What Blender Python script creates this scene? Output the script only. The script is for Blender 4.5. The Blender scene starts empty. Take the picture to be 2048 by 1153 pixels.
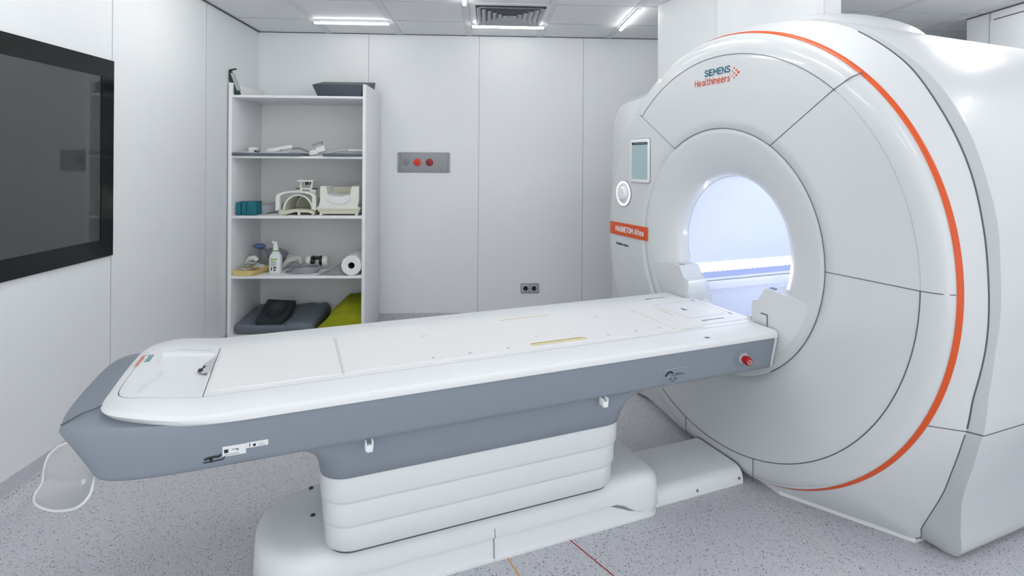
import bpy, bmesh, math, random
import numpy as np
from mathutils import Vector, Matrix
random.seed(4)
PI = math.pi
C = bpy.context.scene.collection
S = bpy.context.scene

# ------------------------------------------------------------------ camera
F_PX, CX, CY, CAMZ = 1098.0, 1030.0, 325.0, 1.38
roll, yaw = math.radians(0.4), math.radians(2.87)
fw = Vector((math.sin(yaw), math.cos(yaw), 0)); rt = Vector((math.cos(yaw), -math.sin(yaw), 0)); up = Vector((0, 0, 1))
ir = rt*math.cos(roll) + up*math.sin(roll); iu = up*math.cos(roll) - rt*math.sin(roll)
cd = bpy.data.cameras.new('camera'); cam = bpy.data.objects.new('camera', cd); C.objects.link(cam)
cam.matrix_world = Matrix(((ir.x, iu.x, -fw.x, 0), (ir.y, iu.y, -fw.y, 0), (ir.z, iu.z, -fw.z, CAMZ), (0, 0, 0, 1)))
cd.sensor_width = 36; cd.lens = F_PX/2048*36
cd.shift_x = -(CX-1024)/2048; cd.shift_y = -(576.5-CY)/2048
cd.clip_start = 0.05
S.camera = cam
# ------------------------------------------------------------------ world, exposure
w = bpy.data.worlds.new('world'); S.world = w; w.use_nodes = True
w.node_tree.nodes['Background'].inputs[0].default_value = (0.97, 0.985, 1.0, 1)
w.node_tree.nodes['Background'].inputs[1].default_value = 0.95
S.view_settings.view_transform = 'Standard'; S.view_settings.look = 'None'
S.view_settings.exposure = 0.85; S.view_settings.gamma = 1; S.view_settings.use_curve_mapping = False
LED = 34.0          # emission of the added, unseen overhead strips

# ------------------------------------------------------------------ frames
UA = math.radians(70.5)
U = Vector((math.sin(UA), math.cos(UA), 0)); V = Vector((-U.y, U.x, 0))
V0 = 1.992; ZC = 0.988
ROT = math.atan2(U.y, U.x)

# ------------------------------------------------------------------ materials
def lin(c): c /= 255.0; return c/12.47 if c <= 0.04045 else ((c+0.055)/1.055)**2.4
def rgb(r, g, b): return (lin(r), lin(g), lin(b), 1)
def mat(name, col, rough=0.5, metal=0.0, coat=0.0, emit=None, estr=0.0, trans=0.0, noise=0.0, nscale=30, bump=0.0, spec=0.5):
    m = bpy.data.materials.new(name); m.use_nodes = True
    nt = m.node_tree; b = nt.nodes['Principled BSDF']
    b.inputs['Base Color'].default_value = col; b.inputs['Roughness'].default_value = rough
    b.inputs['Metallic'].default_value = metal; b.inputs['Coat Weight'].default_value = coat
    b.inputs['Coat Roughness'].default_value = 0.08
    b.inputs['Specular IOR Level'].default_value = spec
    b.inputs['Transmission Weight'].default_value = trans
    if emit: b.inputs['Emission Color'].default_value = emit; b.inputs['Emission Strength'].default_value = estr
    if noise or bump:
        tc = nt.nodes.new('ShaderNodeTexCoord'); n = nt.nodes.new('ShaderNodeTexNoise')
        n.inputs['Scale'].default_value = nscale; n.inputs['Detail'].default_value = 4
        nt.links.new(tc.outputs['Object'], n.inputs['Vector'])
        if noise:
            mx = nt.nodes.new('ShaderNodeMix'); mx.data_type = 'RGBA'
            mx.inputs['A'].default_value = tuple(x*(1-noise) for x in col[:3])+(1,)
            mx.inputs['B'].default_value = tuple(min(1, x*(1+noise)) for x in col[:3])+(1,)
            nt.links.new(n.outputs['Fac'], mx.inputs['Factor']); nt.links.new(mx.outputs['Result'], b.inputs['Base Color'])
        if bump:
            bp = nt.nodes.new('ShaderNodeBump'); bp.inputs['Strength'].default_value = bump; bp.inputs['Distance'].default_value = 0.004
            nt.links.new(n.outputs['Fac'], bp.inputs['Height']); nt.links.new(bp.outputs['Normal'], b.inputs['Normal'])
    return m
M = {}
M['wall'] = mat('wall_panel_paint', rgb(236, 239, 241), 0.42, noise=0.012, nscale=6)
M['ceil'] = mat('ceiling_tile_paint', rgb(240, 242, 244), 0.7)
M['ceilrail'] = mat('ceiling_rail_paint', rgb(230, 233, 236), 0.85)
M['seam'] = mat('panel_seam', rgb(184, 187, 191), 0.8)
M['gap'] = mat('dark_gap', rgb(88, 92, 98), 0.8)
M['scan'] = mat('scanner_shell', rgb(210, 214, 216), 0.28, coat=0.5)
M['scan2'] = mat('scanner_body', rgb(213, 216, 219), 0.35, coat=0.3)
M['scangrey'] = mat('scanner_edge_shade', rgb(188, 192, 195), 0.4)  # shade on the bevel put into a greyer shell colour
M['orange'] = mat('orange_accent', rgb(214, 82, 26), 0.4)
M['orangeprint'] = mat('orange_red_print', rgb(204, 66, 30), 0.5)
M['board_print'] = mat('faded_red_print', rgb(222, 130, 110), 0.6)
M['teal_print'] = mat('faded_teal_print', rgb(96, 148, 164), 0.6)
M['railwhite'] = mat('bore_rail_white', rgb(240, 243, 250), 0.35)
M['borelow'] = mat('bore_lower_lining', rgb(232, 236, 247), 0.5)
M['bore'] = mat('bore_lining', rgb(222, 228, 242), 0.5)
M['tabwhite'] = mat('table_white', rgb(228, 231, 233), 0.38)
M['board'] = mat('table_board', rgb(231, 231, 232), 0.5)
M['cream'] = mat('cream_edge', rgb(214, 208, 172), 0.6)
M['slot'] = mat('slot_yellow', rgb(186, 160, 84), 0.6)
M['tabgrey'] = mat('table_grey', rgb(134, 143, 153), 0.45, noise=0.015, nscale=300)
M['base'] = mat('base_white', rgb(232, 235, 237), 0.4)
M['accord'] = mat('pedestal_white', rgb(222, 226, 228), 0.42)
M['black'] = mat('black', rgb(18, 19, 21), 0.4)
M['dark'] = mat('dark_print', rgb(40, 44, 50), 0.6)
M['grey'] = mat('mid_grey', rgb(130, 134, 140), 0.5)
M['lightgrey'] = mat('light_grey', rgb(188, 192, 197), 0.5)
M['teal'] = mat('teal_print', rgb(0, 92, 112), 0.5)
M['red'] = mat('red_plastic', rgb(168, 14, 20), 0.3)
M['redlit'] = mat('red_button', rgb(226, 52, 30), 0.35)
M['redark'] = mat('dark_red_button', rgb(140, 18, 12), 0.35)
M['alu'] = mat('brushed_aluminium', rgb(152, 155, 158), 0.4, metal=0.0)
M['chrome'] = mat('chrome', rgb(200, 204, 208), 0.12, metal=1)
M['ledvis'] = mat('led_diffuser_soft', rgb(255, 255, 255), 0.5, emit=(1, 0.99, 0.97, 1), estr=9)
M['led'] = mat('added_led_diffuser', rgb(255, 255, 255), 0.5, emit=(1, 0.99, 0.97, 1), estr=LED)
M['boreled'] = mat('bore_led', rgb(255, 255, 255), 0.5, emit=(0.90, 0.93, 1, 1), estr=6.2)
M['bluepanel'] = mat('blue_plastic', rgb(178, 189, 228), 0.5)  # pale blue panel below the bore light strip
M['screen'] = mat('lit_screen', rgb(150, 172, 176), 0.3, emit=rgb(158, 180, 182), estr=0.10)
M['screendark'] = mat('lit_screen_bar', rgb(40, 52, 62), 0.3)
M['ringled'] = mat('dial_ring_light', rgb(240, 244, 248), 0.4, emit=(1, 1, 1, 1), estr=0.3)
M['glass'] = mat('tinted_glass', rgb(58, 62, 64), 0.03, spec=0.9)
M['frameblk'] = mat('black_printed_border', rgb(8, 9, 10), 0.12, spec=0.35)
M['cab'] = mat('cabinet_white', rgb(241, 243, 245), 0.45)
M['cabback'] = mat('cabinet_back', rgb(238, 240, 240), 0.6)
M['green'] = mat('dark_green_card', rgb(18, 58, 40), 0.5)
M['pad'] = mat('slate_vinyl', rgb(62, 72, 84), 0.5, bump=0.15, nscale=120)
M['paddark'] = mat('charcoal_foam', rgb(42, 50, 56), 0.55, bump=0.15, nscale=100)
M['padgrey'] = mat('grey_vinyl', rgb(98, 108, 118), 0.5, bump=0.25, nscale=18)
M['coilgrey'] = mat('coil_blanket', rgb(104, 112, 124), 0.8)
M['olive'] = mat('olive_fleece', rgb(140, 146, 8), 0.95, noise=0.15, nscale=60, bump=0.6)
M['tealfoam'] = mat('teal_foam', rgb(22, 108, 122), 0.7)
M['coilwhite'] = mat('coil_ivory', rgb(232, 234, 226), 0.4)
M['coilcream'] = mat('coil_cream', rgb(206, 206, 186), 0.5)
M['white'] = mat('white_plastic', rgb(234, 236, 238), 0.4)
M['paper'] = mat('tissue_paper', rgb(238, 239, 238), 0.9)
M['card'] = mat('brown_card', rgb(70, 56, 44), 0.9)
M['yellow'] = mat('yellow_tray', rgb(224, 202, 132), 0.6)
M['bottle'] = mat('milky_bottle', rgb(226, 232, 234), 0.3)
M['lime'] = mat('lime_green', rgb(96, 178, 34), 0.5)
M['blue'] = mat('blue_rubber', rgb(96, 122, 168), 0.5)
M['cable'] = mat('grey_cable', rgb(150, 153, 162), 0.5)
M['cablelt'] = mat('pale_cable', rgb(206, 208, 210), 0.5)
M['cloth'] = mat('grey_cloth', rgb(212, 216, 220), 0.9, bump=0.3, nscale=25)
M['glove'] = mat('white_glove_cloth', rgb(224, 225, 218), 0.9, bump=0.4, nscale=50)
M['clear'] = mat('clear_plastic', rgb(226, 230, 232), 0.08, trans=0.85)
M['redline'] = mat('red_tape', rgb(168, 40, 48), 0.6)
M['tanline'] = mat('tan_tape', rgb(206, 164, 118), 0.6)

def floor_mat():
    m = bpy.data.materials.new('speckled_vinyl'); m.use_nodes = True; nt = m.node_tree; b = nt.nodes['Principled BSDF']
    b.inputs['Roughness'].default_value = 0.5
    tc = nt.nodes.new('ShaderNodeTexCoord')
    def vor(scale, thr, randthr):
        v = nt.nodes.new('ShaderNodeTexVoronoi'); v.inputs['Scale'].default_value = scale
        nt.links.new(tc.outputs['Object'], v.inputs['Vector'])
        a = nt.nodes.new('ShaderNodeMath'); a.operation = 'LESS_THAN'; a.inputs[1].default_value = thr
        nt.links.new(v.outputs['Distance'], a.inputs[0])
        sp = nt.nodes.new('ShaderNodeSeparateColor'); nt.links.new(v.outputs['Color'], sp.inputs[0])
        g = nt.nodes.new('ShaderNodeMath'); g.operation = 'LESS_THAN'; g.inputs[1].default_value = randthr
        nt.links.new(sp.outputs[0], g.inputs[0])
        mu = nt.nodes.new('ShaderNodeMath'); mu.operation = 'MULTIPLY'
        nt.links.new(a.outputs[0], mu.inputs[0]); nt.links.new(g.outputs[0], mu.inputs[1])
        return mu.outputs[0]
    base = rgb(177, 178, 185); last = None
    n = nt.nodes.new('ShaderNodeTexNoise'); n.inputs['Scale'].default_value = 160; n.inputs['Detail'].default_value = 3
    nt.links.new(tc.outputs['Object'], n.inputs['Vector'])
    mx = nt.nodes.new('ShaderNodeMix'); mx.data_type = 'RGBA'
    mx.inputs['A'].default_value = rgb(180, 181, 187); mx.inputs['B'].default_value = rgb(212, 213, 219)
    nt.links.new(n.outputs['Fac'], mx.inputs['Factor']); last = mx.outputs['Result']
    for sc, th, rt_, col in ((150, 0.35, 0.4, rgb(216, 217, 222)), (120, 0.30, 0.3, rgb(150, 151, 160)), (75, 0.19, 0.22, rgb(78, 77, 84)), (130, 0.28, 0.22, rgb(112, 114, 122))):
        k = nt.nodes.new('ShaderNodeMix'); k.data_type = 'RGBA'
        nt.links.new(vor(sc, th, rt_), k.inputs['Factor']); nt.links.new(last, k.inputs['A']); k.inputs['B'].default_value = col
        last = k.outputs['Result']
    nt.links.new(last, b.inputs['Base Color'])
    return m
M['floor'] = floor_mat()

# ------------------------------------------------------------------ helpers
def link(name, bm, m, parent=None, smooth=True, ang=35, off=None):
    if off is not None: bmesh.ops.translate(bm, verts=bm.verts, vec=-Vector(off))
    bmesh.ops.recalc_face_normals(bm, faces=bm.faces)
    me = bpy.data.meshes.new(name); bm.to_mesh(me); bm.free()
    if m: me.materials.append(M[m] if isinstance(m, str) else m)
    if smooth:
        me.polygons.foreach_set('use_smooth', [True]*len(me.polygons)); me.set_sharp_from_angle(angle=math.radians(ang))
    o = bpy.data.objects.new(name, me); C.objects.link(o)
    if parent: o.parent = parent
    return o
def tag(o, label, cat, group=None):
    o['label'] = label; o['category'] = cat
    if group: o['group'] = group
    return o
def thing(name, label, cat, loc=(0, 0, 0), rz=0, group=None):
    o = bpy.data.objects.new(name, None); C.objects.link(o); o.location = loc; o.rotation_euler = (0, 0, rz)
    o.empty_display_size = 0.1
    return tag(o, label, cat, group)
def struct(name, bm, m, parent=None, **k):
    o = link(name, bm, m, parent, **k)
    if parent is None: o['kind'] = 'structure'
    return o
def NB(): return bmesh.new()
def box(bm, x0, x1, y0, y1, z0, z1, bev=0.0, seg=2, mtx=None):
    r = bmesh.ops.create_cube(bm, size=1)['verts']
    for v in r: v.co = Vector(((x0+x1)/2+v.co.x*(x1-x0), (y0+y1)/2+v.co.y*(y1-y0), (z0+z1)/2+v.co.z*(z1-z0)))
    es = list({e for v in r for e in v.link_edges}); allv = r
    if bev > 0:
        g = bmesh.ops.bevel(bm, geom=es, offset=bev, segments=seg, affect='EDGES', profile=0.5)
        allv = list({v for f in g['faces'] for v in f.verts} | {v for v in r if v.is_valid})
    if mtx is not None: bmesh.ops.transform(bm, matrix=mtx, verts=allv)
    return allv
def tube(bm, pts, r, n=8, closed=False, cap=True):
    pts = [Vector(p) for p in pts]; rings = []; N = len(pts)
    ref = None
    for i, p in enumerate(pts):
        a = pts[(i-1) % N] if (closed or i > 0) else p; b = pts[(i+1) % N] if (closed or i < N-1) else p
        t = (b-a).normalized() if (b-a).length > 1e-9 else Vector((0, 0, 1))
        if ref is None: ref = t.orthogonal().normalized()
        ref = (ref - t*ref.dot(t)); ref = ref.normalized() if ref.length > 1e-6 else t.orthogonal().normalized()
        s = t.cross(ref); rr = r[i] if isinstance(r, (list, tuple)) else r
        rings.append([bm.verts.new(p+(ref*math.cos(2*PI*k/n)+s*math.sin(2*PI*k/n))*rr) for k in range(n)])
    for i in range(N if closed else N-1):
        A, B = rings[i], rings[(i+1) % N]
        for k in range(n): bm.faces.new((A[k], A[(k+1) % n], B[(k+1) % n], B[k]))
    if cap and not closed: bm.faces.new(rings[0][::-1]); bm.faces.new(rings[-1])
def loft(bm, rings, closed=True, capa=False, capb=False):
    R = [[bm.verts.new(Vector(p)) for p in r] for r in rings]; n = len(R[0])
    for i in range(len(R)-1):
        for k in range(n if closed else n-1):
            bm.faces.new((R[i][k], R[i][(k+1) % n], R[i+1][(k+1) % n], R[i+1][k]))
    if capa: bm.faces.new(R[0][::-1])
    if capb: bm.faces.new(R[-1])
    return R
def prism(bm, poly, axis, a, b, bev=0):
    """poly of 2-D points, extruded along axis from a to b"""
    def P(p, t):
        if axis == 'x': return Vector((t, p[0], p[1]))
        if axis == 'y': return Vector((p[0], t, p[1]))
        return Vector((p[0], p[1], t))
    A = [bm.verts.new(P(p, a)) for p in poly]; B = [bm.verts.new(P(p, b)) for p in poly]; n = len(poly)
    fs = [bm.faces.new(A[::-1]), bm.faces.new(B)]
    for k in range(n): fs.append(bm.faces.new((A[k], A[(k+1) % n], B[(k+1) % n], B[k])))
    if bev:
        es = list({e for f in fs for e in f.edges})
        bmesh.ops.bevel(bm, geom=es, offset=bev, segments=2, affect='EDGES', profile=0.5)
def lathe(bm, prof, n=32, mtx=None, cap=True):
    rings = [[(r*math.cos(2*PI*k/n), r*math.sin(2*PI*k/n), z) for k in range(n)] for r, z in prof]
    R = loft(bm, rings, True, cap, cap)
    if mtx is not None: bmesh.ops.transform(bm, matrix=mtx, verts=[v for r in R for v in r])
def rrect(u0, u1, v0, v1, r, n=8, rads=None):
    """rounded rectangle outline, counter-clockwise; rads = four corner radii from (u1,v0)"""
    rs = rads or (r, r, r, r); out = []
    for (cx, cy, a0, rr) in ((u1, v0, -PI/2, rs[0]), (u1, v1, 0, rs[1]), (u0, v1, PI/2, rs[2]), (u0, v0, PI, rs[3])):
        ox = cx-rr if cx == u1 else cx+rr; oy = cy-rr if cy == v1 else cy+rr
        for k in range(n+1):
            a = a0+PI/2*k/n; out.append((ox+rr*math.cos(a), oy+rr*math.sin(a)))
    return out
def disc(bm, c, nrm, r, h, n=24, bev=0.0):
    nrm = Vector(nrm).normalized(); q = Vector((0, 0, 1)).rotation_difference(nrm).to_matrix().to_4x4()
    prof = [(r, 0), (r, h)] if not bev else [(r, 0), (r, h-bev), (r-bev*0.3, h-bev*0.3), (r-bev, h)]
    lathe(bm, prof, n, Matrix.Translation(Vector(c)) @ q)
def resample(pts, n):
    pts = [Vector(p) for p in pts]; L = [0]
    for a, b in zip(pts, pts[1:]): L.append(L[-1]+(b-a).length)
    out = []
    for k in range(n):
        t = L[-1]*k/(n-1); i = max(0, min(len(L)-2, int(np.searchsorted(L, t))-1)); f = (t-L[i])/max(1e-9, L[i+1]-L[i])
        out.append(pts[i].lerp(pts[i+1], f))
    return out
def spline(pts, n=8):
    P = [Vector(p) for p in pts]; out = []
    for i in range(len(P)-1):
        p0, p1, p2, p3 = P[max(0, i-1)], P[i], P[i+1], P[min(len(P)-1, i+2)]
        for k in range(n):
            t = k/n; out.append(0.5*((2*p1)+(p2-p0)*t+(2*p0-5*p1+4*p2-p3)*t*t+(3*p1-p0-3*p2+p3)*t**3))
    out.append(P[-1]); return out
def text(name, s, size, loc, xdir, ydir, m, parent, align='LEFT', ext=0.0006, sx=1.0, bold=0.0, off=None):
    cu = bpy.data.curves.new(name, 'FONT'); cu.body = s; cu.size = size; cu.align_x = align; cu.extrude = ext; cu.offset = bold
    cu.resolution_u = 3
    t = bpy.data.objects.new(name, cu); C.objects.link(t)
    bpy.context.view_layer.update()
    me = bpy.data.meshes.new_from_object(t.evaluated_get(bpy.context.evaluated_depsgraph_get()))
    C.objects.unlink(t); bpy.data.objects.remove(t)
    X = Vector(xdir).normalized(); Y = Vector(ydir).normalized(); Z = X.cross(Y)
    L = Vector(loc) - (Vector(off) if off is not None else Vector((0, 0, 0)))
    mt = Matrix(((X.x*sx, Y.x, Z.x, L.x), (X.y*sx, Y.y, Z.y, L.y), (X.z*sx, Y.z, Z.z, L.z), (0, 0, 0, 1)))
    me.transform(mt); me.materials.clear(); me.materials.append(M[m]); me.name = name
    o = bpy.data.objects.new(name, me); C.objects.link(o); o.parent = parent
    return o


GL = {'S': (0.58, [[(.55, .86), (.44, .97), (.26, 1), (.08, .92), (.04, .74), (.14, .60), (.38, .47), (.54, .34), (.55, .16), (.40, .02), (.18, 0), (.0, .12)]]),
 'I': (0.0, [[(0, 0), (0, 1)]]), 'E': (0.48, [[(.48, 1), (0, 1), (0, 0), (.48, 0)], [(0, .52), (.42, .52)]]),
 'M': (0.76, [[(0, 0), (.04, 1), (.38, .34), (.72, 1), (.76, 0)]]), 'N': (0.58, [[(0, 0), (0, 1), (.58, 0), (.58, 1)]]),
 'H': (0.55, [[(0, 0), (0, 1)], [(.55, 0), (.55, 1)], [(0, .53), (.55, .53)]]), 'A': (0.64, [[(0, 0), (.32, 1), (.64, 0)], [(.11, .3), (.53, .3)]]),
 'G': (0.6, [[(.56, .87), (.40, 1), (.2, .98), (.04, .8), (0, .5), (.04, .2), (.2, .02), (.42, 0), (.6, .1), (.6, .48), (.36, .48)]]),
 'T': (0.58, [[(0, 1), (.58, 1)], [(.29, 1), (.29, 0)]]),
 'O': (0.6, [[(.3, 1), (.1, .92), (0, .68), (0, .32), (.1, .08), (.3, 0), (.5, .08), (.6, .32), (.6, .68), (.5, .92), (.3, 1)]]),
 'e': (0.46, [[(.02, .38), (.46, .38), (.45, .56), (.34, .7), (.16, .7), (.03, .57), (0, .36), (.04, .12), (.18, 0), (.42, .03)]]),
 'a': (0.44, [[(.06, .66), (.26, .7), (.42, .6), (.44, .42), (.44, 0)], [(.44, .42), (.18, .40), (.02, .26), (.05, .05), (.24, 0), (.44, .14)]]),
 'l': (0.13, [[(0, 1.05), (0, .10), (.13, 0)]]), 't': (0.28, [[(.08, .95), (.08, .12), (.18, 0), (.28, .01)], [(0, .7), (.28, .7)]]),
 'h': (0.42, [[(0, 1.05), (0, 0)], [(0, .55), (.18, .7), (.36, .66), (.42, .5), (.42, 0)]]), 'i': (0.0, [[(0, .7), (0, 0)], [(0, .92), (0, .99)]]),
 'n': (0.42, [[(0, .7), (0, 0)], [(0, .55), (.18, .7), (.36, .66), (.42, .5), (.42, 0)]]), 'r': (0.26, [[(0, .7), (0, 0)], [(0, .5), (.12, .67), (.26, .7)]]),
 's': (0.37, [[(.35, .65), (.2, .7), (.05, .63), (.04, .48), (.18, .37), (.34, .28), (.36, .10), (.2, 0), (0, .05)]])}
def lettering(name, word, width, cap, stroke, loc, xdir, ydir, m, parent, off):
    """painted lettering: flat strokes fitted to a given width and cap height"""
    X = Vector(xdir).normalized(); Y = Vector(ydir).normalized(); Z = X.cross(Y); gap = 0.24
    tot = sum(GL[c][0]+gap for c in word)-gap; kx = width/tot; x = 0.0; lift = 0.0003; L = Vector(loc); bm = NB()
    for c in word:
        for st in GL[c][1]:
            P = [((x+a)*kx, b_*cap) for a, b_ in st]
            for (a, b_), (c_, d_) in zip(P, P[1:]):
                d = Vector((c_-a, d_-b_)); ln = d.length
                if ln < 1e-6: continue
                lift += 0.000006; d /= ln; q_ = Vector((-d.y, d.x))*stroke/2; e = d*stroke*0.42
                vs = [Vector((a, b_))-e+q_, Vector((a, b_))-e-q_, Vector((c_, d_))+e-q_, Vector((c_, d_))+e+q_]
                bm.faces.new([bm.verts.new(L+X*v_.x+Y*v_.y+Z*lift) for v_ in vs])
        x += GL[c][0]+gap
    bmesh.ops.translate(bm, verts=bm.verts, vec=-Vector(off))
    me = bpy.data.meshes.new(name); bm.to_mesh(me); bm.free(); me.materials.append(M[m])
    o_ = bpy.data.objects.new(name, me); C.objects.link(o_); o_.parent = parent; return o_

# ------------------------------------------------------------------ room shell
XL, XR, YB, YF, CE = -1.9, 3.49, 4.65, -1.6, 2.45
XA = 4.4            # alcove beyond the right wall's end
bm = NB(); box(bm, XL-0.2, XA+0.2, YF, YB+0.2, -0.1, 0); struct('floor', bm, 'floor', smooth=False)
bm = NB(); box(bm, XL-0.1, XL, YF, YB+0.1, 0, CE+0.1); wl = struct('wall_left', bm, 'wall', smooth=False)
bm = NB(); box(bm, XL, XA, YB, YB+0.1, 0, CE+0.1); wb = struct('wall_back', bm, 'wall', smooth=False)
bm = NB(); box(bm, XR, XR+0.12, YF, 3.84, 0, CE+0.1); box(bm, XR+0.12, XA, 3.74, 3.84, 0, CE+0.1); box(bm, XA, XA+0.1, 3.74, YB+0.1, 0, CE+0.1)
wr = struct('wall_right', bm, 'wall', smooth=False)
bm = NB(); box(bm, XL-0.1, XA+0.1, YF, YB+0.1, CE, CE+0.1); ceil = struct('ceiling', bm, 'ceil', smooth=False)
# ceiling joints: wide rails along Y, thin gaps along X
gx = [-1.90+0.57*0, -1.327, -0.742, -0.160, 0.436, 1.028, 1.62, 2.22, 2.815, 3.403]
bm = NB()
for x in gx[1:]:
    box(bm, x-0.024, x+0.024, YF, YB-0.001, CE-0.004, CE+0.002)
struct('trim_1', bm, 'ceilrail', smooth=False)
bm = NB()
for y in (4.205, 3.70, 3.13, 2.56, 1.99, 1.42, 0.85):
    xs = [XL]+gx[1:]+[XA]
    for a, b in zip(xs, xs[1:]): box(bm, a+0.03, b-0.03, y-0.003, y+0.003, CE-0.0015, CE+0.002)
for x in gx[1:]:
    for s in (-1, 1): box(bm, x+s*0.0255-0.0012, x+s*0.0255+0.0012, YF, YB-0.02, CE-0.0012, CE+0.002)
struct('trim_2', bm, 'seam', smooth=False)
bm = NB()   # shadow gap at the wall head
box(bm, XL, XA, YB-0.006, YB-0.0005, CE-0.006, CE-0.001); box(bm, XL+0.0005, XL+0.012, YF, YB, CE-0.008, CE-0.001)
box(bm, XR-0.006, XR-0.0005, YF, 3.84, CE-0.008, CE-0.001)
struct('trim_3', bm, 'gap', smooth=False)
# wall panel joints
bm = NB()
for x in (-0.998, -0.075, 0.811, 1.70): box(bm, x-0.0025, x+0.0025, YB-0.0015, YB+0.001, 0.1, CE)
struct('trim_4', bm, 'seam', smooth=False)
bm = NB()
for y in (3.803, 2.876): box(bm, XL-0.001, XL+0.0015, y-0.002, y+0.002, 0.1, CE)
box(bm, XL-0.001, XL+0.0015, 1.95-0.002, 1.95+0.002, 1.88, CE); box(bm, XL-0.001, XL+0.0015, 1.95-0.002, 1.95+0.002, 0.1, 0.895)
struct('trim_5', bm, 'seam', smooth=False)
# coved vinyl skirting
def cove(name, x0, y0, x1, y1, nx, ny):
    bm = NB(); prof = [(0.004, 0.107), (0.004, 0.06)]
    for k in range(9):
        a = PI+PI/2*k/8; prof.append((0.059+0.055*math.cos(a), 0.0575+0.055*math.sin(a)))
    prof.append((0.07, 0.0015)); prof.append((0.07, -0.01)); prof.append((-0.01, -0.01)); prof.append((-0.01, 0.107))
    rings = [[(x+nx*d, y+ny*d, z) for d, z in prof] for x, y in ((x0, y0), (x1, y1))]
    loft(bm, rings, True, True, True); return struct(name, bm, 'floor', ang=50)
cove('baseboard_left', XL, YF, XL, YB, 1, 0)
cove('baseboard_back', XL, YB, XA, YB, 0, -1)
# door in the right wall (only its head and hinge side are in the picture)
bm = NB(); box(bm, XR-0.008, XR+0.001, 2.6, 3.645, 0.0, 2.385); d1 = struct('door_1', bm, 'wall', smooth=False)
bm = NB(); box(bm, XR-0.009, XR-0.0005, 3.645, 3.655, 0.0, CE-0.01); link('door_jamb', bm, 'seam', d1, smooth=False)
bm = NB(); box(bm, XR-0.009, XR-0.0005, 2.6, 3.62, 2.385, 2.392); link('door_head', bm, 'gap', d1, smooth=False)
# black glass window
bm = NB()
y0, y1, z0, z1, b = 1.30, 2.874, 0.897, 1.877, 0.088
for a in ((y0, y1, z0, z0+b), (y0, y1, z1-b, z1), (y0, y0+b, z0+b, z1-b), (y1-b, y1, z0+b, z1-b)): box(bm, XL-0.001, XL+0.012, *a)
w1 = struct('window_1', bm, 'frameblk', smooth=False)
bm = NB(); box(bm, XL-0.001, XL+0.008, y0+b, y1-b, z0+b, z1-b); link('pane', bm, 'glass', w1, smooth=False)

# white boxed-in duct behind the magnet
def mr(u, v, z): return (u, v, z)
def mrloc(u, v, z=0): q = U*u+V*(V0+v); return (q.x, q.y, z)
OC = (2.30, 0.4, 1.9)
cc = thing('duct_casing', 'tall white duct casing rising from the top of the scanner to the ceiling', 'casing', mrloc(2.30, 0.4, 1.9), ROT)
bm = NB(); pl = [(2.47, 1.115)]
for k in range(9): a = PI/2+PI/2*k/8; pl.append((2.36+0.06*math.cos(a), 1.055+0.06*math.sin(a)))
pl += [(2.30, 0.53), (2.293, 0.52), (2.290, 0.505), (2.296, 0.49), (2.33, 0.46), (2.36, 0.36), (2.365, 0.2), (2.365, -0.13), (2.47, -0.13)]

pl = [(2.47, 1.115)]+pl[1:10]+[(2.30, v_) for v_ in (1.0, 0.95, 0.9, 0.8, 0.7, 0.65, 0.6, 0.56)]+pl[10:]
TV = [-0.45, -0.12, 0.05, 0.15, 0.28, 0.4, 0.48, 0.56, 0.62, 0.69, 0.8, 1.01, 1.055, 1.084, 1.12]
TZ = [2.07, 2.07, 2.035, 2.03, 2.0, 1.955, 1.915, 1.875, 1.845, 1.823, 1.81, 1.776, 1.735, 1.675, 1.66]
pl += [(2.47, v_) for v_ in (-0.12, 0.05, 0.15, 0.28, 0.4, 0.56, 0.62, 0.69, 0.8, 0.95, 1.01, 1.055, 1.084)]
lo_ = [bm.verts.new((a, b_, float(np.interp(b_, TV, TZ)))) for a, b_ in pl]; hi_ = [bm.verts.new((a, b_, CE-0.002)) for a, b_ in pl]
bm.faces.new(lo_[::-1]); bm.faces.new(hi_)
for k in range(len(pl)): bm.faces.new((lo_[k], lo_[(k+1) % len(pl)], hi_[(k+1) % len(pl)], hi_[k]))
link('casing_panel', bm, 'wall', cc, off=OC, ang=50)
bm = NB(); box(bm, 2.352, 2.366, -0.128, -0.090, 2.07, CE-0.003, 0.002); link('cover_strip', bm, 'white', cc, off=OC)
bm = NB(); box(bm, 2.363, 2.367, -0.090, -0.086, 2.07, CE-0.003); link('joint', bm, 'gap', cc, off=OC)
bm = NB(); disc(bm, (2.353, -0.105, 2.18), (-1, 0, 0), 0.004, 0.003); link('screw', bm, 'alu', cc, off=OC)

# ------------------------------------------------------------------ ceiling lights
def led(x0, x1, y0, y1, label, m='ledvis'):
    t = thing('ceiling_light', label, 'light', ((x0+x1)/2, (y0+y1)/2, CE-0.03))
    o = ((x0+x1)/2, (y0+y1)/2, CE-0.03)
    bm = NB(); box(bm, x0, x1, y0, y1, CE-0.020, CE-0.001, 0.001); link('housing', bm, 'white', t, off=o)
    bm = NB(); box(bm, x0+0.002, x1-0.002, y0+0.002, y1-0.002, CE-0.032, CE-0.0195, 0.002); link('diffuser', bm, m, t, off=o)
    return t
led(-1.315, -0.755, 4.205, 4.228, 'white linear ceiling light above the shelf unit, left of the air vent')
led(-0.125, 0.430, 4.232, 4.255, 'white linear ceiling light along the near edge of the square air vent')
led(1.022, 1.047, 3.72, 4.262, 'white linear ceiling light pointing at the camera, nearest the scanner')
led(-0.172, -0.147, 3.10, 3.66, 'white linear ceiling light cut by the top picture edge, in front of the vent')
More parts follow.
